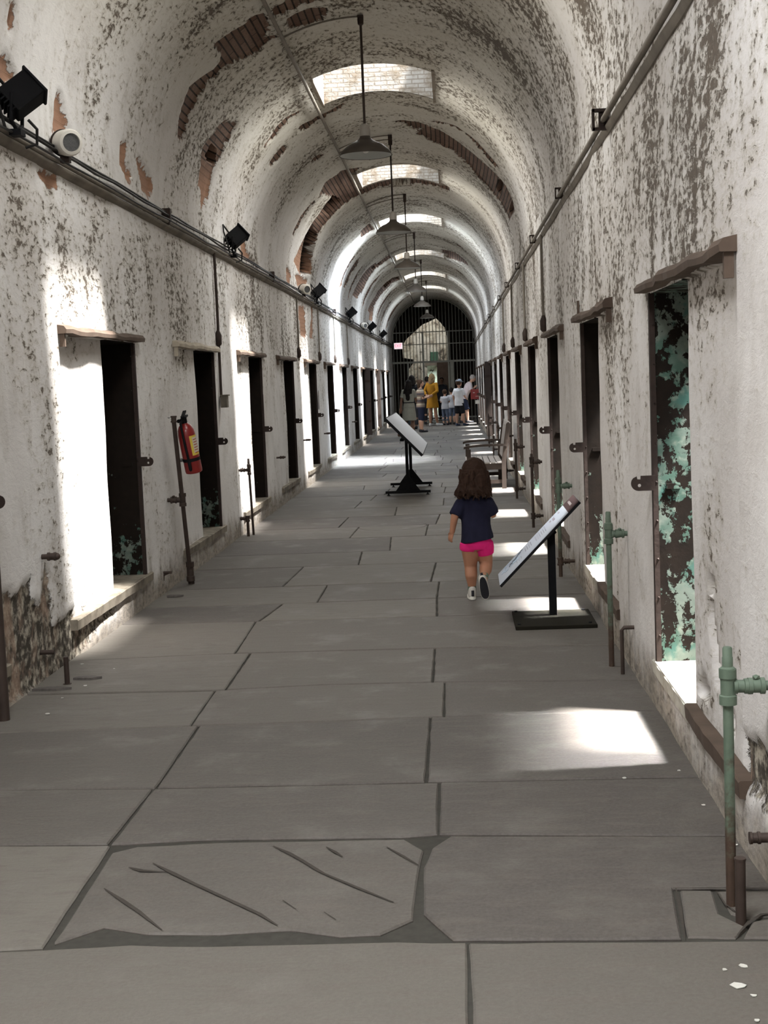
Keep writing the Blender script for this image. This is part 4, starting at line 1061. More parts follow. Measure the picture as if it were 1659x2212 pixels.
# ------------------------------------------------------------------ wooden bench against the right wall, facing across the corridor
M['bench'] = flat('weathered_teak', (.072, .054, .045), .75, 0, .25, .35, 9, .25, 6)
M['bench_slat'] = flat('lit_teak', (.36, .33, .31), .7, 0, .25, .25, 9, .25, 6)  # paler copy of the teak, light on the slats put into its colour
bn = empty('bench', (.42, 19.85, 0), 'slatted wooden armchair-style bench along the right wall, behind the girl', 'bench')
H2 = .80
for k, y in enumerate((-H2, H2)):
    m = MB(); m.path([(.235, y, 0), (.235, y, .36), (.275, y, .62), (.31, y, .885)], .001, 4)
    m = MB(); m.prism([(.205, y - .03, 0), (.265, y - .03, 0), (.268, y - .03, .36), (.345, y - .03, .87), (.315, y - .03, .905), (.285, y - .03, .88), (.208, y - .03, .38)], (0, .06, 0)); m.build('back_leg', M['bench'], bn)
    m = MB(); m.box((-.235, y, .275), (.058, .055, .55), bev=.004); m.build('front_leg', M['bench'], bn)
    m = MB(); n = 10; sec = []
    for q in range(n + 1):
        t = q / n; x = -.30 + .585 * t; z = .565 + .012 * math.sin(PI * t) + .012 * t - (.012 if q == 0 else 0); w_ = .036 + .008 * math.sin(PI * t * .9)
        sec.append([(x, y - w_, z), (x, y + w_, z), (x, y + w_, z + .030), (x, y - w_, z + .030)])
    m.skin([[m.bm.verts.new(p) for p in s_] for s_ in sec]); m.build('armrest', M['bench'], bn)
    m = MB(); m.box((0, y, .305), (.44, .035, .085)); m.build('side_rail', M['bench'], bn)
    m = MB(); m.box((0, y, .10), (.44, .035, .05)); m.build('stretcher', M['bench'], bn)
m = MB(); m.box((-.235, 0, .305), (.03, 1.6, .085)); m.build('front_rail', M['bench'], bn)
m = MB(); m.box((.0, 0, .10), (.05, 1.6, .04)); m.build('long_stretcher', M['bench'], bn)
for k in range(6):
    m = MB(); m.box((-.235 + k * .083, 0, .357), (.072, 1.66, .018), bev=.003); m.build('seat_slat', M['bench_slat'], bn)
m = MB(); m.box((.322, 0, .862), (.034, 1.6, .075), Matrix.Rotation(.13, 3, 'Y'), bev=.004); m.build('top_rail', M['bench_slat'], bn)
for k in range(19):
    m = MB(); y = -.72 + k * .08; m.prism([(.232, y, .40), (.246, y, .40), (.312, y, .84), (.298, y, .84)], (0, .062, 0)); m.build('back_slat', M['bench_slat'], bn)

# ------------------------------------------------------------------ exit sign
M['sign_face'] = NT('lit_sign_face'); _t = M['sign_face']
_t.b.inputs['Emission Color'].default_value = (1, .80, .86, 1); _t.b.inputs['Emission Strength'].default_value = .75; M['sign_face'] = _t.out((.75, .62, .66), .4)
_t = NT('lit_red_letters'); _t.b.inputs['Emission Color'].default_value = (1, .10, .22, 1); _t.b.inputs['Emission Strength'].default_value = .8; M['sign_red'] = _t.out((.6, .05, .08), .4)
ex = empty('exit_sign', (-1.655, 44.0, 2.62), 'lit white exit sign with red letters projecting from the far left wall', 'sign', rz=0)
m = MB(); m.box((0, 0, 0), (.27, .05, .20), bev=.008); m.build('housing', M['white_plastic'], ex)
m = MB(); m.box((0, -.0265, 0), (.255, .002, .185)); m.build('face', M['sign_face'], ex)
me = text_mesh('EXIT', .115, 'letters', .002); o = bpy.data.objects.new('letters', me); COL.objects.link(o); me.materials.append(M['sign_red']); o.parent = ex
for v in me.vertices: v.co.x *= .92; v.co.y *= 1.25
o.rotation_euler = (PI / 2, 0, 0); o.location = (0, -.0295, 0)
m = MB(); m.tube((-.13, 0, .02), (-.555, 0, .10), .012, 10); m.box((-.54, 0, .10), (.03, .08, .08)); m.build('wall_arm', M['black'], ex)

# ------------------------------------------------------------------ barred gate across the corridor end
M['gate'] = flat('gate_iron', (.30, .285, .24), .7, .2, .3, .3, 8, .2)
gt = empty('iron_gate', (0, 52.1, 0), 'tall arched iron gate of vertical bars at the corridor end', 'gate')
zA = 2.20
for k in range(25):
    x = XL + .06 + k * (XR - XL - .12) / 24
    zt = ZS + math.sqrt(max(0, RV ** 2 - (x - XC) ** 2)) - .01
    open_ = -1.05 < x < -.12
    m = MB(); m.tube((x, 0, zA if open_ else 0), (x, 0, zt), .0125, 8); m.build('bar', M['gate'], gt)
for z, x0, x1, h in ((zA, XL, XR, .07), (2.85, XL, XR, .03), (3.30, XL + .05, XR - .05, .035), (.12, XL, -1.05, .05), (.12, -.12, XR, .05)):
    m = MB(); m.box(((x0 + x1) / 2, 0, z), (x1 - x0, .05, h)); m.build('rail', M['gate'], gt)
for x, z1, w_ in ((-1.05, 3.3, .07), (-.12, 3.3, .06), (.0, 2.2, .10), (-1.62, 2.2, .05)):
    m = MB(); m.box((x, 0, z1 / 2), (w_, .06, z1)); m.build('post', M['gate'], gt)
n = 24; m = MB(); m.path([(XC - (RV - .02) * math.cos(PI * k / n), 0, ZS + (RV - .02) * math.sin(PI * k / n)) for k in range(n + 1)], .022, 8); m.build('arch_frame', M['gate'], gt)
# open gate leaf
lf = MB()
for k in range(7): lf.tube((-.12 + .02 * k, .06 + .14 * k, .06), (-.12 + .02 * k, .06 + .14 * k, 2.12), .0125, 8)
for z in (.1, 1.1, 2.1): lf.tube((-.12, .06, z), (.0, .9, z), .018, 8)
lf.build('gate_leaf', M['gate'], gt)

# ------------------------------------------------------------------ cell doors standing open into the corridor further along
M['brown_door'] = flat('brown_cell_door', (.042, .030, .025), .7, .1, .3, .4, 7, .2)
for y, left, w_, lab in ((35.2, True, .14, 'brown plank door ajar far along left wall, nearer of two'), (40.8, True, .10, 'brown plank door ajar far along left wall, further of two'), (31.7, False, .13, 'dark brown door edge standing out from the far right wall')):
    s = 1 if left else -1; xw = XL if left else XR
    r_ = empty('cell_door', (xw, y, .2), lab, 'door', 'doors standing ajar far along the corridor')
    m = MB(); m.box((s * w_ / 2, 0, .84), (w_, .06, 1.68), bev=.004); m.build('leaf', M['brown_door'], r_)
    m = MB(); m.box((s * w_ * .5, -.034, .35), (w_, .010, .06)); m.box((s * w_ * .5, -.034, 1.35), (w_, .010, .06)); m.build('strap', M['iron'], r_)
    m = MB(); m.tube((s * w_ * .8, -.03, .85), (s * w_ * .8, -.08, .85), .012, 8); m.ball((s * w_ * .8, -.085, .85), .02, 1); m.build('knob', M['iron'], r_)
m = MB()
me = plate([(0, 0), (.02, .28), (.06, .30), (.11, .02), (.07, -.02)], [], .004, 'wooden_tag')
o = bpy.data.objects.new('wooden_tag', me); COL.objects.link(o); me.materials.append(M['timber']); tag(o, 'small wooden paddle hanging beside the fifth left doorway', 'paddle')
o.matrix_world = Matrix(((0, 0, 1, XL + .012), (1, 0, 0, 22.75), (0, 1, 0, 1.12), (0, 0, 0, 1)))

# ------------------------------------------------------------------ red box on a post by the right wall, before the gate
rb = empty('post_box', (.72, 46.6, 0), 'red box on a slim post by the right wall near the leaning man', 'box')
m = MB(); m.box((0, 0, 1.0), (.27, .14, .34), bev=.012); m.build('box_body', M['red_paint'], rb)
m = MB(); m.box((-.03, -.073, 1.05), (.06, .004, .02)); m.box((.07, -.073, .93), (.10, .004, .012)); m.build('box_label', M['white_plastic'], rb)
m = MB(); m.tube((.06, 0, 0), (.06, 0, .84), .02, 10); m.lathe([(.10, 0), (.10, .01), (.03, .02)], (.06, 0, 0), 16); m.build('post', M['black'], rb)
m = MB(); m.box((.07, -.06, .74), (.12, .01, .12)); m.build('notice', M['white_plastic'], rb)

# ------------------------------------------------------------------ flakes of paint fallen on the floor
M['chip'] = flat('paint_flake', (.50, .49, .45), .8, 0, .2, .1, 30, .2)
q = random.Random(21)
for x, y, s_ in ((.585, 5.12, .010), (.80, 5.2, .009), (.815, 4.77, .007), (.66, 3.77, .017), (.68, 3.44, .014), (.642, 3.325, .022), (.63, 3.42, .009), (.80, 4.13, .008), (.67, 3.27, .009), (.65, 3.14, .010), (.845, 4.35, .007), (.82, 3.70, .009),
                 (-1.95, 7.03, .014), (-1.97, 6.42, .018), (-2.12, 7.61, .012), (-1.9, 7.45, .009), (-1.99, 6.75, .010)):
    n = 7; out = [(s_ * q.uniform(.6, 1.1) * math.cos(2 * PI * k / n), s_ * q.uniform(.5, .8) * math.sin(2 * PI * k / n)) for k in range(n)]
    m = MB(); m.prism([(a, b, .0 + .002 * q.random()) for a, b in out], (0, 0, .0018))
    lf_ = x < 0
    tag(m.build('paint_flake', M['chip']), 'white paint flake lying on the floor near the crumbling left wall' if lf_ else 'white paint flake lying on the floor near the right wall', 'paint flake', 'paint flakes by the left wall' if lf_ else 'paint flakes by the right wall').matrix_world = Matrix.Translation((x, y, -.009 if (not lf_ and 3.64 < y < 3.98 and x > .57) else .001)) @ Matrix.Rotation(q.uniform(0, 6), 4, 'Z')
# loose slab fragments at the foot of the left wall
for x, y, a_, lab in ((-2.10, 6.95, .10, 'thin broken stone sliver lying at the foot of the crumbling left wall'), (-1.98, 7.2, .075, 'small broken stone sliver beside the rusty floor post'), (-2.08, 10.05, .06, 'small stone chip at the wall by the extinguisher pipe')):
    m = MB(); m.prism([(-a_, -.02, .0), (a_ * .3, -.03, .0), (a_, .0, .0), (a_ * .2, .03, .0), (-a_ * .8, .025, .0)], (0, .004, .012))
    tag(m.build('stone_fragment', M['flag']), lab, 'stone').location = (x, y, .001)
# ------------------------------------------------------------------ people
def skin_mat(name, col):
    t = NT(name); n = t.noise(t.obj(), 9, 3)
    t.b.inputs['Subsurface Weight'].default_value = .0
    return t.out(t.mix(n, tuple(c * .9 for c in col), tuple(min(1, c * 1.08) for c in col)), .55, 0, .35)
def cloth(name, col, var=.18, sc_=14):
    return flat(name, col, .9, 0, .15, var, sc_, .25, 4)
M['skin_fair'] = skin_mat('skin_fair', (.46, .27, .19)); M['skin_tan'] = skin_mat('skin_tan', (.33, .18, .115)); M['skin_brown'] = skin_mat('skin_brown', (.24, .125, .08))
M['eye'] = flat('eye', (.02, .015, .012), .3, 0, .5, .05, 5, 0); M['lip'] = flat('lip', (.30, .12, .10), .5, 0, .3, .05, 5, 0)
def hair_mat(name, col):
    t = NT(name); ob = t.obj(); n = t.noise(t.scale(ob, 1, 1, .12), 55, 4, .7)
    t.bump(n, .7, .006)
    return t.out(t.mix(n, tuple(c * .45 for c in col), tuple(min(1, c * 1.7) for c in col)), .75, 0, .12)
M['hair_black'] = hair_mat('hair_black', (.012, .009, .008)); M['hair_brown'] = hair_mat('hair_brown', (.045, .026, .016))
M['hair_blond'] = hair_mat('hair_blond', (.17, .115, .06)); M['hair_grey'] = hair_mat('hair_grey', (.30, .27, .25))

def hand(m, w, d, nrm, side, L, curl=.5):
    """palm, four unequal bent fingers and a thumb; w wrist, d direction, nrm palm side, side = thumb side"""
    d = Vector(d).normalized(); nrm = Vector(nrm); nrm = (nrm - d * nrm.dot(d)).normalized(); lat = d.cross(nrm).normalized() * side
    w = Vector(w); pl = L * .52; r = L * .052
    for k, o in enumerate((-.20, -.07, .07, .20)):
        m.cap(w + d * pl * .12 + lat * o * L * .75, r * 1.7, w + d * pl + lat * o * L * 1.02, r * 1.35, 8)
    for k, (o, fl_) in enumerate(((.225, .40), (.075, .46), (-.075, .43), (-.22, .34))):
        a = w + d * pl + lat * o * L; sp = lat * o * .35
        d1 = (d + sp + nrm * curl * .35).normalized(); d2 = (d + sp + nrm * curl * 1.1).normalized(); d3 = (d + sp * .5 + nrm * curl * 2.0).normalized()
        b = a + d1 * L * fl_ * .45; c = b + d2 * L * fl_ * .32; e = c + d3 * L * fl_ * .25
        m.cap(a, r * 1.15, b, r * 1.02, 8); m.cap(b, r * 1.02, c, r * .95, 8); m.cap(c, r * .95, e, r * .8, 8)
    a = w + d * pl * .25 + lat * L * .20; b = a + (d * .55 + lat * .75 + nrm * .25).normalized() * L * .24; c = b + (d * .9 + lat * .25 + nrm * .3).normalized() * L * .20
    m.cap(a, r * 1.5, b, r * 1.2, 8); m.cap(b, r * 1.2, c, r * .95, 8)

def bend_fn(zh, ang, blend=.10, yaw=0.0, z2=None):
    """lean the upper body forward (+y) about the hip line"""
    def f(p):
        if p.z <= zh - blend: return p
        t = min(1, (p.z - (zh - blend)) / (2 * blend)); a = ang * t * t * (3 - 2 * t)
        dz = p.z - zh
        return Vector((p.x, p.y * math.cos(a) + dz * math.sin(a), zh + dz * math.cos(a) - p.y * math.sin(a)))
    return f

def figure(label, loc, rz, H, skin, top, bottom, hair, arms, legs, group=None, kid=False, lean=0.0, bag=None, cap_=None, shoes=None, sleeve=.35, hem=.47, bhem=.30, bstyle='shorts', hairstyle='short', hold=None, vox=.0105, belt=None):
    root = empty('person', loc, label, 'person', group, rz=rz)
    h = lambda x, y, z: Vector((x * H, y * H, z * H))
    hs = 1.22 if kid else 1.0                     # head size
    disp = bend_fn(.5 * H, lean) if lean else None
    zs = .80 if not kid else .775; sw = .100; zneck = zs + .035
    zhd = zneck + .03 + .062 * hs
    tor = [(.44, .070, .055), (.48, .093, .066), (.53, .092, .066), (.60, .078, .056), (.68, .086, .062), (.74, .095, .064), (zs - .02, .098, .060), (zs + .012, .075, .050), (zneck, .036, .036)]
    m = MB(); m.rings([(h(0, 0, z), rx * H, ry * H) for z, rx, ry in tor], 22)
    m.cap(h(0, .004, zs), .034 * H, h(0, .010, zneck + .03), .030 * H)
    hc = h(0, .016, zhd)
    m.ball(hc, (.046 * hs * H, .057 * hs * H, .062 * hs * H), 3)
    m.ball(hc + h(0, .018 * hs, -.030 * hs), (.035 * hs * H, .040 * hs * H, .036 * hs * H), 2)
    m.cap(hc + h(0, .056 * hs, .006), .006 * hs * H, hc + h(0, .066 * hs, -.012 * hs), .0085 * hs * H, 8)
    for s in (-1, 1): m.ball(hc + h(s * .047 * hs, -.004, -.004), (.007 * hs * H, .012 * hs * H, .018 * hs * H), 1)
    hands = []
    for s, A in zip((-1, 1), arms):
        sh = h(s * sw, 0, zs - .012); el = h(*A[0]); wr = h(*A[1])
        m.cap(sh, .030 * H, el, .022 * H); m.cap(el, .0225 * H, wr, .0145 * H)
        hd = h(*A[2]) if len(A) > 2 else (wr - el); nr = A[3] if len(A) > 3 else (0, 1, 0)
        hand(m, wr, hd, nr, A[4] if len(A) > 4 else -s, .100 * H, .6); hands.append(wr + Vector(hd).normalized() * .05 * H)
    feet = []
    for s, Lg in zip((-1, 1), legs):
        hp_ = h(s * .050, 0, .475); kn = h(*Lg[0]); an = h(*Lg[1]); td = Vector(Lg[2] if len(Lg) > 2 else (0, 1, 0)).normalized()
        m.cap(hp_, .052 * H, kn, .034 * H); m.cap(kn, .034 * H, kn.lerp(an, .3) + Vector((0, -.008 * H, 0)), .036 * H); m.cap(kn.lerp(an, .3) + Vector((0, -.008 * H, 0)), .036 * H, an, .0205 * H)
        m.cap(an + Vector((0, 0, -.012 * H)), .021 * H, an + td * .085 * H + Vector((0, 0, -.024 * H)), .017 * H); feet.append((an, td))
    remeshed(m, 'body', M[skin], root, vox, 2, .5, disp)
    # face
    m = MB()
    for s in (-1, 1): m.ball(hc + h(s * .018 * hs, .0535 * hs, .004), (.0055 * hs * H,) * 3, 1)
    e = m.build('eyes', M['eye'], root)
    m = MB(); m.ball(hc + h(0, .0555 * hs, -.034 * hs), (.014 * hs * H, .005 * hs * H, .004 * hs * H), 1); mo = m.build('mouth', M['lip'], root)
    if disp:
        for o in (e, mo):
            for v in o.data.vertices: v.co = disp(v.co.copy())
    # top
    m = MB(); g = .012
    ring = [(hem, .098 + g, .072 + g)] + [(z, rx + g * (1.3 if z < .7 else .8), ry + g * 1.2) for z, rx, ry in tor if z > hem + .02 and z < zs + .005] + [(zs + .022, .060, .046), (zs + .034, .042, .040)]
    m.rings([(h(0, 0, z), rx * H, ry * H) for z, rx, ry in ring], 22)
    if sleeve > 0:
        for s, A in zip((-1, 1), arms):
            sh = h(s * (sw - .008), 0, zs - .010); el = h(*A[0]); wr = h(*A[1])
            if sleeve <= .5:
                e_ = sh.lerp(el, sleeve * 2); m.ball(sh, .040 * H, 2); m.path([sh, e_], [.040 * H, .040 * H], 14)
            else:
                e_ = el.lerp(wr, (sleeve - .5) * 2); m.ball(sh, .038 * H, 2); m.path([sh, el], [.038 * H, .030 * H], 14); m.ball(el, .030 * H, 2); m.path([el, e_], [.030 * H, .026 * H], 14)
    tp = remeshed(m, 'top' if bstyle != 'dress' else 'dress_top', M[top], root, vox * 1.1, 2, .5, disp)
    # lower garment
    m = MB()
    if bstyle in ('skirt', 'dress'):
        m.rings([(h(0, 0, z), rx * H, ry * H) for z, rx, ry in ((bhem, .128, .100), ((bhem + .48) / 2, .122, .093), (.48, .110, .083), (.53, .104, .078), (.60, .090, .068))], 24)
    else:
        m.rings([(h(0, 0, z), rx * H, ry * H) for z, rx, ry in ((.44, .088, .070), (.48, .103, .077), (.53, .100, .075), (.57, .094, .070))], 22)
        for s, Lg in zip((-1, 1), legs):
            hp_ = h(s * .050, 0, .475); kn = h(*Lg[0]); an = h(*Lg[1])
            zk = kn.z / H
            if bhem >= zk - .02:
                t = min(1, max(.15, (.475 - bhem) / (.475 - zk))); e_ = hp_.lerp(kn, t); m.path([hp_ + Vector((0, 0, .03 * H)), hp_, e_], [.056 * H, .060 * H, .055 * H], 14)
            else:
                t = (zk - bhem) / max(.02, zk - an.z / H); e_ = kn.lerp(an, min(1, t)); m.path([hp_, kn], [.058 * H, .043 * H], 14); m.ball(kn, .043 * H, 2); m.path([kn, e_], [.043 * H, .038 * H], 14)
    remeshed(m, 'skirt' if bstyle in ('skirt', 'dress') else 'shorts' if bhem > .15 else 'trousers', M[bottom], root, vox * 1.1, 2, .5, disp)
    if belt:
        m = MB(); m.rings([(h(0, 0, .585), .100 * H, .078 * H), (h(0, 0, .60), .100 * H, .078 * H)], 24); m.build('belt', M[belt], root)
    # shoes
    for an, td in feet:
        m = MB(); b = an + Vector((0, 0, -.010 * H)); z0 = .004
        q1 = Vector((an.x, an.y, z0 + .022 * H)) - td * .012 * H; q2 = Vector((an.x, an.y, z0 + .016 * H)) + td * .095 * H
        m.cap(q1, .026 * H, q2, .021 * H, 12)
        if M.get(shoes + '_upper'): pass
        m.cap(q1 + Vector((0, 0, .012 * H)), .026 * H, q1 + td * .03 * H + Vector((0, 0, .008 * H)), .024 * H, 12)
        def flat_(p): return Vector((p.x, p.y, max(p.z, z0)))
        remeshed(m, 'shoe', M[shoes], root, vox * .9, 2, .5, flat_)
    # hair
    m = MB(); R_ = hs
    m.ball(hc + h(0, -.010 * R_, .012 * R_), (.053 * R_ * H, .060 * R_ * H, .062 * R_ * H), 3)
    if hairstyle == 'long':
        m.cap(hc + h(0, -.035 * R_, 0), .045 * R_ * H, h(0, -.050, zs - .02), .050 * H); m.cap(h(0, -.050, zs - .02), .050 * H, h(.01, -.068, .66), .036 * H)
        for s in (-1, 1): m.cap(hc + h(s * .036 * R_, -.012, 0), .026 * R_ * H, h(s * .055, -.040, zs - .04), .030 * H)
    elif hairstyle == 'bob':
        m.cap(hc + h(0, -.030 * R_, 0), .050 * R_ * H, h(0, -.040, zneck), .044 * H)
        for s in (-1, 1): m.cap(hc + h(s * .040 * R_, -.006, 0), .026 * R_ * H, h(s * .046, -.008, zneck + .01), .024 * H)
    elif hairstyle == 'bun':
        m.ball(hc + h(0, -.052 * R_, .045 * R_), .032 * R_ * H, 2); m.cap(hc + h(0, -.03, -.02), .036 * H, h(0, -.02, zneck + .02), .030 * H)
    # keep the face clear
    fy = hc.y + .034 * R_ * H
    def hairdisp(p):
        q = p.copy()
        if q.z < hc.z + .030 * R_ * H and q.y > fy - .012 * H and abs(q.x) < .05 * R_ * H: q.y = min(q.y, hc.y + .018 * R_ * H)
        q += Vector((0, 0, 0)) + .006 * H * Vector((mnoise.noise(p * 22), mnoise.noise(p * 22 + Vector((5, 0, 0))), 0))
        return disp(q) if disp else q
    remeshed(m, 'hair', M[hair], root, vox, 1, .5, hairdisp)
    if cap_:
        m = MB(); m.ball(hc + h(0, -.002, .030 * R_), (.056 * R_ * H, .064 * R_ * H, .044 * R_ * H), 3)
        m.rings([(hc + h(0, .062 * R_, .016 * R_), .046 * R_ * H, .050 * R_ * H), (hc + h(0, .062 * R_, .024 * R_), .044 * R_ * H, .048 * R_ * H)], 20)
        remeshed(m, 'cap', M[cap_], root, vox * .8, 1, .5)
    if bag:
        m = MB(); b0 = h(0, -.105, .665)
        m.box(b0, (.17 * H, .085 * H, .22 * H), bev=.03 * H)
        bk = m.build('backpack', M[bag], root, smooth=60)
        for s in (-1, 1):
            m = MB(); m.path([h(s * .055, -.07, .75), h(s * .065, -.02, zs + .026), h(s * .062, .045, zs + .012), h(s * .068, .078, .72), h(s * .082, .03, .64), h(s * .075, -.07, .60)], .009 * H, 8); m.build('strap', M[bag], bk, smooth=40)
        m = MB(); m.box(b0 + h(0, -.048, -.04), (.12 * H, .025 * H, .09 * H), bev=.01 * H); m.build('pocket', M[bag], bk, smooth=60)
    return root, hands
def col(name, c, **k): M[name] = cloth(name, c, **k)
def stripes(name, cols, per):
    t = NT(name); sep = t.n('ShaderNodeSeparateXYZ'); t.set(sep.inputs[0], t.obj())
    f = t.math('FRACT', t.math('MULTIPLY', sep.outputs[2], 1 / per))
    c = cols[0]
    for i, cc in enumerate(cols[1:]): c = t.mix(t.ramp(f, (i + 1) / len(cols) - .01, (i + 1) / len(cols) + .01), c, cc)
    M[name] = t.out(c, .9, 0, .15)
col('dress_beige', (.30, .285, .235)); col('black_cloth', (.014, .014, .017)); col('navy', (.018, .022, .042)); col('mustard', (.27, .13, .012)); col('white_cotton', (.62, .62, .64)); col('grey_cotton', (.36, .36, .38))
col('denim', (.085, .105, .15)); col('pink_white', (.55, .47, .48)); col('sandal', (.10, .055, .035)); col('white_shoe', (.60, .60, .60)); col('dark_shoe', (.03, .03, .035)); col('blue_shoe', (.05, .065, .11)); col('dark_grey', (.05, .05, .055)); col('cap_blue', (.24, .28, .33)); col('olive', (.06, .065, .05))
stripes('striped_knit', [(.36, .32, .25), (.12, .09, .075), (.06, .055, .065), (.22, .17, .14)], .20)
ST = [((-.055, .006, .265), (-.055, 0, .046)), ((.055, .006, .265), (.055, 0, .046))]       # standing legs
DOWN = [((-.125, -.01, .63), (-.128, .03, .49)), ((.125, -.01, .63), (.128, .03, .49))]
FR = [((-.128, .02, .645), (-.06, .145, .665), (.3, .8, .2)), ((.128, .02, .645), (.06, .145, .665), (-.3, .8, .2))]   # holding something in front
# woman in pale dress, stepping to the left
figure('woman with long black hair in a pale grey belted dress beyond the reading rail', (-1.22, 38.6, 0), math.radians(-18), 1.56, 'skin_brown', 'dress_beige', 'dress_beige', 'hair_black', [((-.135, -.01, .63), (-.150, -.02, .49)), ((.12, .05, .63), (.08, .15, .60))],
       [((-.075, .02, .265), (-.165, -.10, .060), (.2, 1, -.2)), ((.05, .03, .265), (.05, .04, .046))], shoes='sandal', sleeve=.34, hem=.50, bhem=.275, bstyle='dress', hairstyle='long', belt='black_cloth')
figure('person with brown hair in a striped knit top and navy knee shorts, facing right', (-.96, 41.2, 0), math.radians(-75), 1.55, 'skin_fair', 'striped_knit', 'navy', 'hair_brown', FR, ST, shoes='dark_shoe', sleeve=.42, hem=.46, bhem=.22, hairstyle='bun')
figure('dark haired person in black hidden behind the woman in the pale dress', (-1.28, 44.2, 0), math.radians(10), 1.70, 'skin_tan', 'black_cloth', 'dark_grey', 'hair_black', DOWN, ST, shoes='dark_shoe', sleeve=.35, hem=.46, bhem=.08, bstyle='trousers', hairstyle='bob')
figure('woman in a mustard yellow long shirt holding hands behind her back, mid group', (-.69, 46.6, 0), math.radians(-28), 1.74, 'skin_tan', 'mustard', 'mustard', 'hair_blond', [((-.140, -.05, .66), (-.05, -.115, .575), (.8, -.1, -.1), (0, -1, 0)), ((.140, -.05, .66), (.02, -.125, .57), (-.8, -.1, -.1), (0, -1, 0))],
       [((-.05, .006, .265), (-.055, 0, .046)), ((.05, .02, .265), (.065, .06, .046), (.6, 1, 0))], shoes='white_shoe', sleeve=.85, hem=.44, bhem=.345, bstyle='skirt', hairstyle='bob')
figure('person in black between the yellow shirt and the gate', (-.88, 48.7, 0), math.radians(5), 1.66, 'skin_tan', 'black_cloth', 'black_cloth', 'hair_black', DOWN, ST, shoes='dark_shoe', sleeve=.9, hem=.46, bhem=.08, bstyle='trousers')
_, hd_ = figure('small child in grey shirt and jeans reading a white leaflet', (-.28, 47.0, 0), math.radians(-20), 1.20, 'skin_fair', 'grey_cotton', 'denim', 'hair_brown', FR, ST, kid=True, shoes='dark_shoe', sleeve=.40, hem=.45, bhem=.12, bstyle='trousers')
m = MB(); m.box((0, 0, 0), (.21, .15, .002)); tag(m.build('leaflet', M['white_cotton']), 'white leaflet held by the small child in grey', 'leaflet').matrix_world = Matrix.Translation((-.22, 47.22, .845)) @ Matrix.Rotation(math.radians(-20), 4, 'Z') @ Matrix.Rotation(.35, 4, 'X')
figure('child in pale grey shirt half hidden behind the boy in a cap', (-.05, 47.6, 0), math.radians(15), 1.24, 'skin_fair', 'grey_cotton', 'denim', 'hair_black', DOWN, ST, kid=True, shoes='dark_shoe', sleeve=.40, hem=.45, bhem=.20)
root, hd_ = figure('boy in a blue grey cap, white t-shirt and black shorts', (.19, 45.8, 0), math.radians(-35), 1.52, 'skin_fair', 'white_cotton', 'black_cloth', 'hair_brown', [((-.135, -.02, .63), (-.135, .02, .50)), ((.125, .03, .63), (.09, .13, .585))],
       [((-.065, .006, .265), (-.075, 0, .046)), ((.07, .03, .265), (.10, .03, .046), (.4, 1, 0))], kid=True, cap_='cap_blue', shoes='blue_shoe', sleeve=.42, hem=.43, bhem=.25)
H_ = 1.52; m = MB(); m.path([(-.045 * H_, -.03 * H_, .80 * H_), (-.05 * H_, .04 * H_, .79 * H_), (.0, .085 * H_, .70 * H_), (.05 * H_, .04 * H_, .79 * H_), (.045 * H_, -.03 * H_, .80 * H_)], .008, 6); m.box((0, .10 * H_, .68 * H_), (.09, .05, .07), bev=.006); m.build('camera_strap', M['black_cloth'], root, smooth=40)
figure('grey haired man in a pinkish white shirt and navy shorts leaning towards the right wall', (.36, 48.4, 0), math.radians(-78), 1.74, 'skin_fair', 'pink_white', 'navy', 'hair_grey', [((-.125, .06, .67), (-.05, .11, .755), (.2, .2, .8)), ((.125, .06, .67), (.05, .11, .755), (-.2, .2, .8))],
       [((-.075, .03, .265), (-.10, -.04, .046)), ((.075, .05, .265), (.11, .05, .046))], shoes='dark_shoe', sleeve=.45, hem=.47, bhem=.25, lean=math.radians(26))
figure('dim figure in dark clothes just beyond the open gate', (-.42, 54.2, 0), math.radians(170), 1.62, 'skin_tan', 'dark_grey', 'black_cloth', 'hair_black', DOWN, ST, shoes='dark_shoe', sleeve=.9, hem=.46, bhem=.08, bstyle='trousers')

# ------------------------------------------------------------------ the little girl walking away
M['girl_skin'] = skin_mat('girl_skin', (.33, .155, .092)); col('girl_shirt', (.011, .011, .025), var=.25, sc_=30); col('girl_pink', (.62, .018, .16), var=.1, sc_=30)
col('shoe_grey', (.42, .40, .36)); col('shoe_rubber', (.62, .60, .54), var=.08); col('shoe_sole', (.022, .022, .026)); col('sock', (.10, .14, .11))
M['girl_hair'] = hair_mat('girl_hair', (.022, .011, .007))
g = empty('person', (.12, 9.5, 0), 'little girl with brown curls, navy t-shirt and pink shorts walking away', 'person')
V = Vector
HC = V((.005, .02, .865))
m = MB()
m.rings([(V((0, 0, .34)), .068, .060), (V((.005, 0, .38)), .090, .072), (V((.005, .005, .44)), .086, .072), (V((.003, .012, .52)), .082, .066), (V((0, .012, .60)), .088, .064), (V((0, .010, .655)), .090, .058), (V((0, .008, .695)), .070, .048), (V((0, .008, .72)), .036, .036)], 24)
m.cap(V((0, .008, .69)), .034, V((.003, .014, .76)), .033)
m.ball(HC, (.077, .088, .092), 3); m.ball(HC + V((0, .030, -.050)), (.055, .056, .050), 3)
m.cap(HC + V((0, .088, -.010)), .008, HC + V((0, .098, -.030)), .012, 8)
for s in (-1, 1):
    m.ball(HC + V((s * .078, -.004, -.02)), (.010, .018, .025), 1); m.ball(HC + V((s * .04, .055, -.045)), (.030, .026, .026), 2)
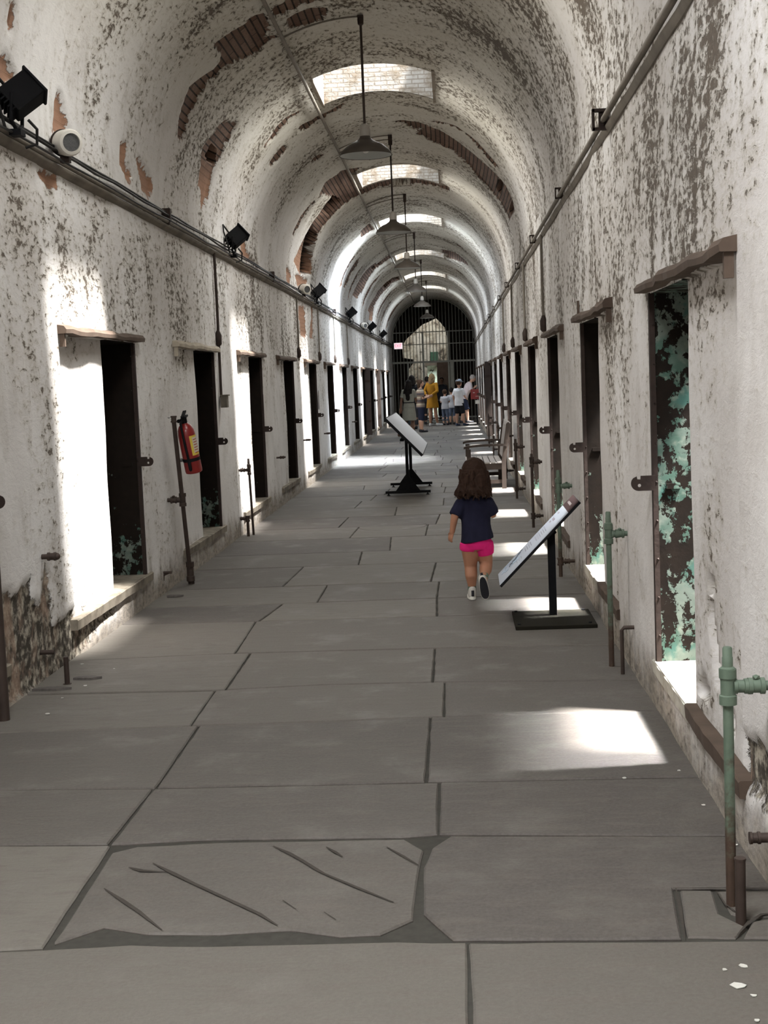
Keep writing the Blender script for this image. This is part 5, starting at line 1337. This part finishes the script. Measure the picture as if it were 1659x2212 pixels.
# left arm hanging a little back, right arm bent forward
m.cap(V((-.088, .004, .665)), .036, V((-.138, -.030, .575)), .0275); m.cap(V((-.138, -.030, .575)), .0275, V((-.158, -.022, .470)), .0185)
hand(m, (-.158, -.022, .472), (-.32, .10, -1), (.6, .5, 0), -1, .088, .75)
m.cap(V((.090, .004, .665)), .036, V((.122, .045, .575)), .0275); m.cap(V((.122, .045, .575)), .0275, V((.085, .135, .61)), .0185)
hand(m, (.085, .135, .61), (-.35, .9, .35), (-.3, -.2, -1), 1, .088, .7)
# left leg planted, right leg trailing with heel up
m.cap(V((-.042, 0, .365)), .062, V((-.040, .012, .225)), .044); m.cap(V((-.040, .012, .225)), .044, V((-.038, -.006, .165)), .043); m.cap(V((-.038, -.006, .165)), .043, V((-.036, -.004, .085)), .027)
m.cap(V((-.036, -.004, .075)), .027, V((-.040, .075, .035)), .024)
m.cap(V((.052, .0, .365)), .063, V((.066, .030, .235)), .045); m.cap(V((.066, .030, .235)), .045, V((.060, -.035, .205)), .043); m.cap(V((.060, -.035, .205)), .043, V((.048, -.100, .175)), .026)
m.cap(V((.048, -.100, .172)), .025, V((.042, -.112, .080)), .021)
remeshed(m, 'body', M['girl_skin'], g, .0058, 3, .5)
m = MB()
for s in (-1, 1): m.ball(HC + V((s * .032, .079, -.012)), (.010, .008, .010), 2)
m.build('eyes', M['eye'], g)
m = MB(); m.ball(HC + V((0, .083, -.058)), (.018, .006, .006), 2); m.build('mouth', M['lip'], g)
# t-shirt, loose and swinging to the right
m = MB()
m.rings([(V((.010, -.004, .402)), .118, .090), (V((.010, -.003, .44)), .113, .087), (V((.005, .003, .52)), .102, .080), (V((.002, .010, .60)), .100, .074), (V((0, .010, .655)), .100, .068), (V((0, .008, .690)), .082, .058), (V((0, .008, .712)), .052, .047)], 26)
m.ball(V((-.086, .004, .662)), .046); m.path([V((-.084, .004, .664)), V((-.118, -.016, .61)), V((-.134, -.026, .580))], [.046, .047, .044], 16)
m.ball(V((.088, .004, .662)), .046); m.path([V((.086, .004, .664)), V((.112, .026, .610)), V((.122, .040, .582))], [.046, .046, .043], 16)
def shirt_disp(p):
    k = max(0, (.66 - p.z) / .26)
    w_ = .0055 * k * math.sin(p.x * 55 + p.z * 9) + .004 * mnoise.noise(p * 16)
    n_ = V((p.x, p.y, 0)); n_ = n_.normalized() if n_.length > 1e-6 else n_
    q = p + n_ * w_; q.z += .035 * k * p.x / .11 * (.5 if p.z < .5 else .2) * k
    return q
remeshed(m, 't_shirt', M['girl_shirt'], g, .0062, 2, .5, shirt_disp)
m = MB()
m.rings([(V((.005, 0, .345)), .088, .074), (V((.005, 0, .38)), .103, .083), (V((.005, .004, .43)), .098, .080)], 24)
m.path([V((-.042, 0, .39)), V((-.044, .003, .36)), V((-.045, .006, .340))], [.066, .068, .066], 18); m.path([V((.052, 0, .39)), V((.056, .008, .35)), V((.062, .018, .308))], [.067, .068, .061], 18)
remeshed(m, 'shorts', M['girl_pink'], g, .006, 2, .5)
# shoes
def shoe(P, parent):
    up = MB(); P0 = lambda x, y, z: P @ V((x, y, z))
    up.cap(P0(0, -.022, .034), .030, P0(0, .075, .026), .027, 14); up.cap(P0(0, -.020, .062), .028, P0(0, .012, .050), .029, 14); up.cap(P0(0, -.020, .034), .030, P0(0, -.020, .066), .027, 14)
    s_ = remeshed(up, 'shoe', M['shoe_grey'], parent, .005, 2, .5)
    def outline(k, sc_):
        pts = []
        for q in range(20):
            a = 2 * PI * q / 20; y = .030 + .088 * math.sin(a); wd = .0345 + .005 * math.sin(a) - .005 * math.cos(2 * a)
            pts.append(P0(wd * sc_ * math.cos(a), .030 + (y - .030) * sc_, k))
        return pts
    mm = MB(); rg = [[mm.bm.verts.new(p) for p in outline(k, c)] for k, c in ((.003, 1.0), (.022, 1.0), (.024, .94))]; mm.skin(rg); mm.build('rubber_rim', M['shoe_rubber'], s_, smooth=50)
    mm = MB(); rg = [[mm.bm.verts.new(p) for p in outline(k, c)] for k, c in ((.0, .93), (.0035, .95))]; mm.skin(rg)
    for q in range(6): pass
    mm.build('outsole', M['shoe_sole'], s_)
    mm = MB(); mm.path([P0(.0, -.049, .028), P0(.0, -.0505, .045), P0(.0, -.047, .066)], .0095, 8); mm.build('heel_patch', M['shoe_sole'], s_)
    return s_
Pl = Matrix.Translation((-.036, -.004, .0015)) @ Matrix.Rotation(math.radians(4), 4, 'Z')
shoe(Pl, g)
# trailing shoe: toe on the ground, sole turned to the viewer
Pr = Matrix.Translation((.040, -.160, .124)) @ Matrix.Rotation(math.radians(-8), 4, 'Y') @ Matrix.Rotation(math.radians(-72), 4, 'X')
shoe(Pr, g)
m = MB(); m.path([V((-.036, -.004, .060)), V((-.036, -.004, .098))], [.030, .0275], 16); m.build('sock', M['sock'], g, smooth=40)
m = MB(); m.path([V((.047, -.104, .160)), V((.050, -.088, .182))], [.029, .028], 16); m.build('sock', M['sock'], g, smooth=40)
# hair: a full head of loose curls down to the shoulders
m = MB()
m.ball(HC + V((0, -.014, .012)), (.087, .094, .096), 3)
m.rings([(V((.0, -.040, .715)), .108, .055), (V((.002, -.042, .745)), .116, .064), (V((.004, -.036, .79)), .106, .072), (V((.005, -.025, .84)), .094, .078), (V((.005, -.012, .89)), .085, .08)], 26)
q = random.Random(5)
for k in range(64):          # curling locks
    a = q.uniform(-.25, PI + .25); x0 = -.088 * math.cos(a); y0 = -.018 - .075 * max(-.2, math.sin(a))
    zt, zb = q.uniform(.78, .90), q.uniform(.685, .745)
    out = q.uniform(1.05, 1.30); ph = q.uniform(0, 6); turns = q.uniform(1.0, 1.9); am = q.uniform(.007, .014)
    pts = []; rs_ = []
    for i in range(12):
        t = i / 11; f = 1 + (out - 1) * t ** .8
        pts.append(V((.004 + x0 * f + am * math.cos(ph + turns * 2 * PI * t) * t, y0 * f - .01 + am * math.sin(ph + turns * 2 * PI * t) * t, zt + (zb - zt) * t))); rs_.append(lerp(.013, .0048, t))
    m.path(pts, rs_, 7)
for k in range(14):          # wispy ends at the left
    x0 = -.095 - q.uniform(0, .03); pts = [V((x0 * .8, -.02 - q.uniform(0, .03), .80)), V((x0, -.03, .76)), V((x0 - q.uniform(-.01, .022), -.03, .725)), V((x0 - q.uniform(-.02, .012), -.025, .695))]
    m.path(pts, [.009, .008, .006, .004], 7)
def girlhair(p):
    q_ = p.copy()
    if p.y > .055 and p.z < HC.z + .045 and abs(p.x) < .062: q_.y = .045
    q_ += .004 * V((mnoise.noise(p * 45), mnoise.noise(p * 45 + V((3, 1, 2))), mnoise.noise(p * 45 + V((7, 7, 1)))))
    return q_
remeshed(m, 'hair', M['girl_hair'], g, .0048, 1, .4, girlhair)
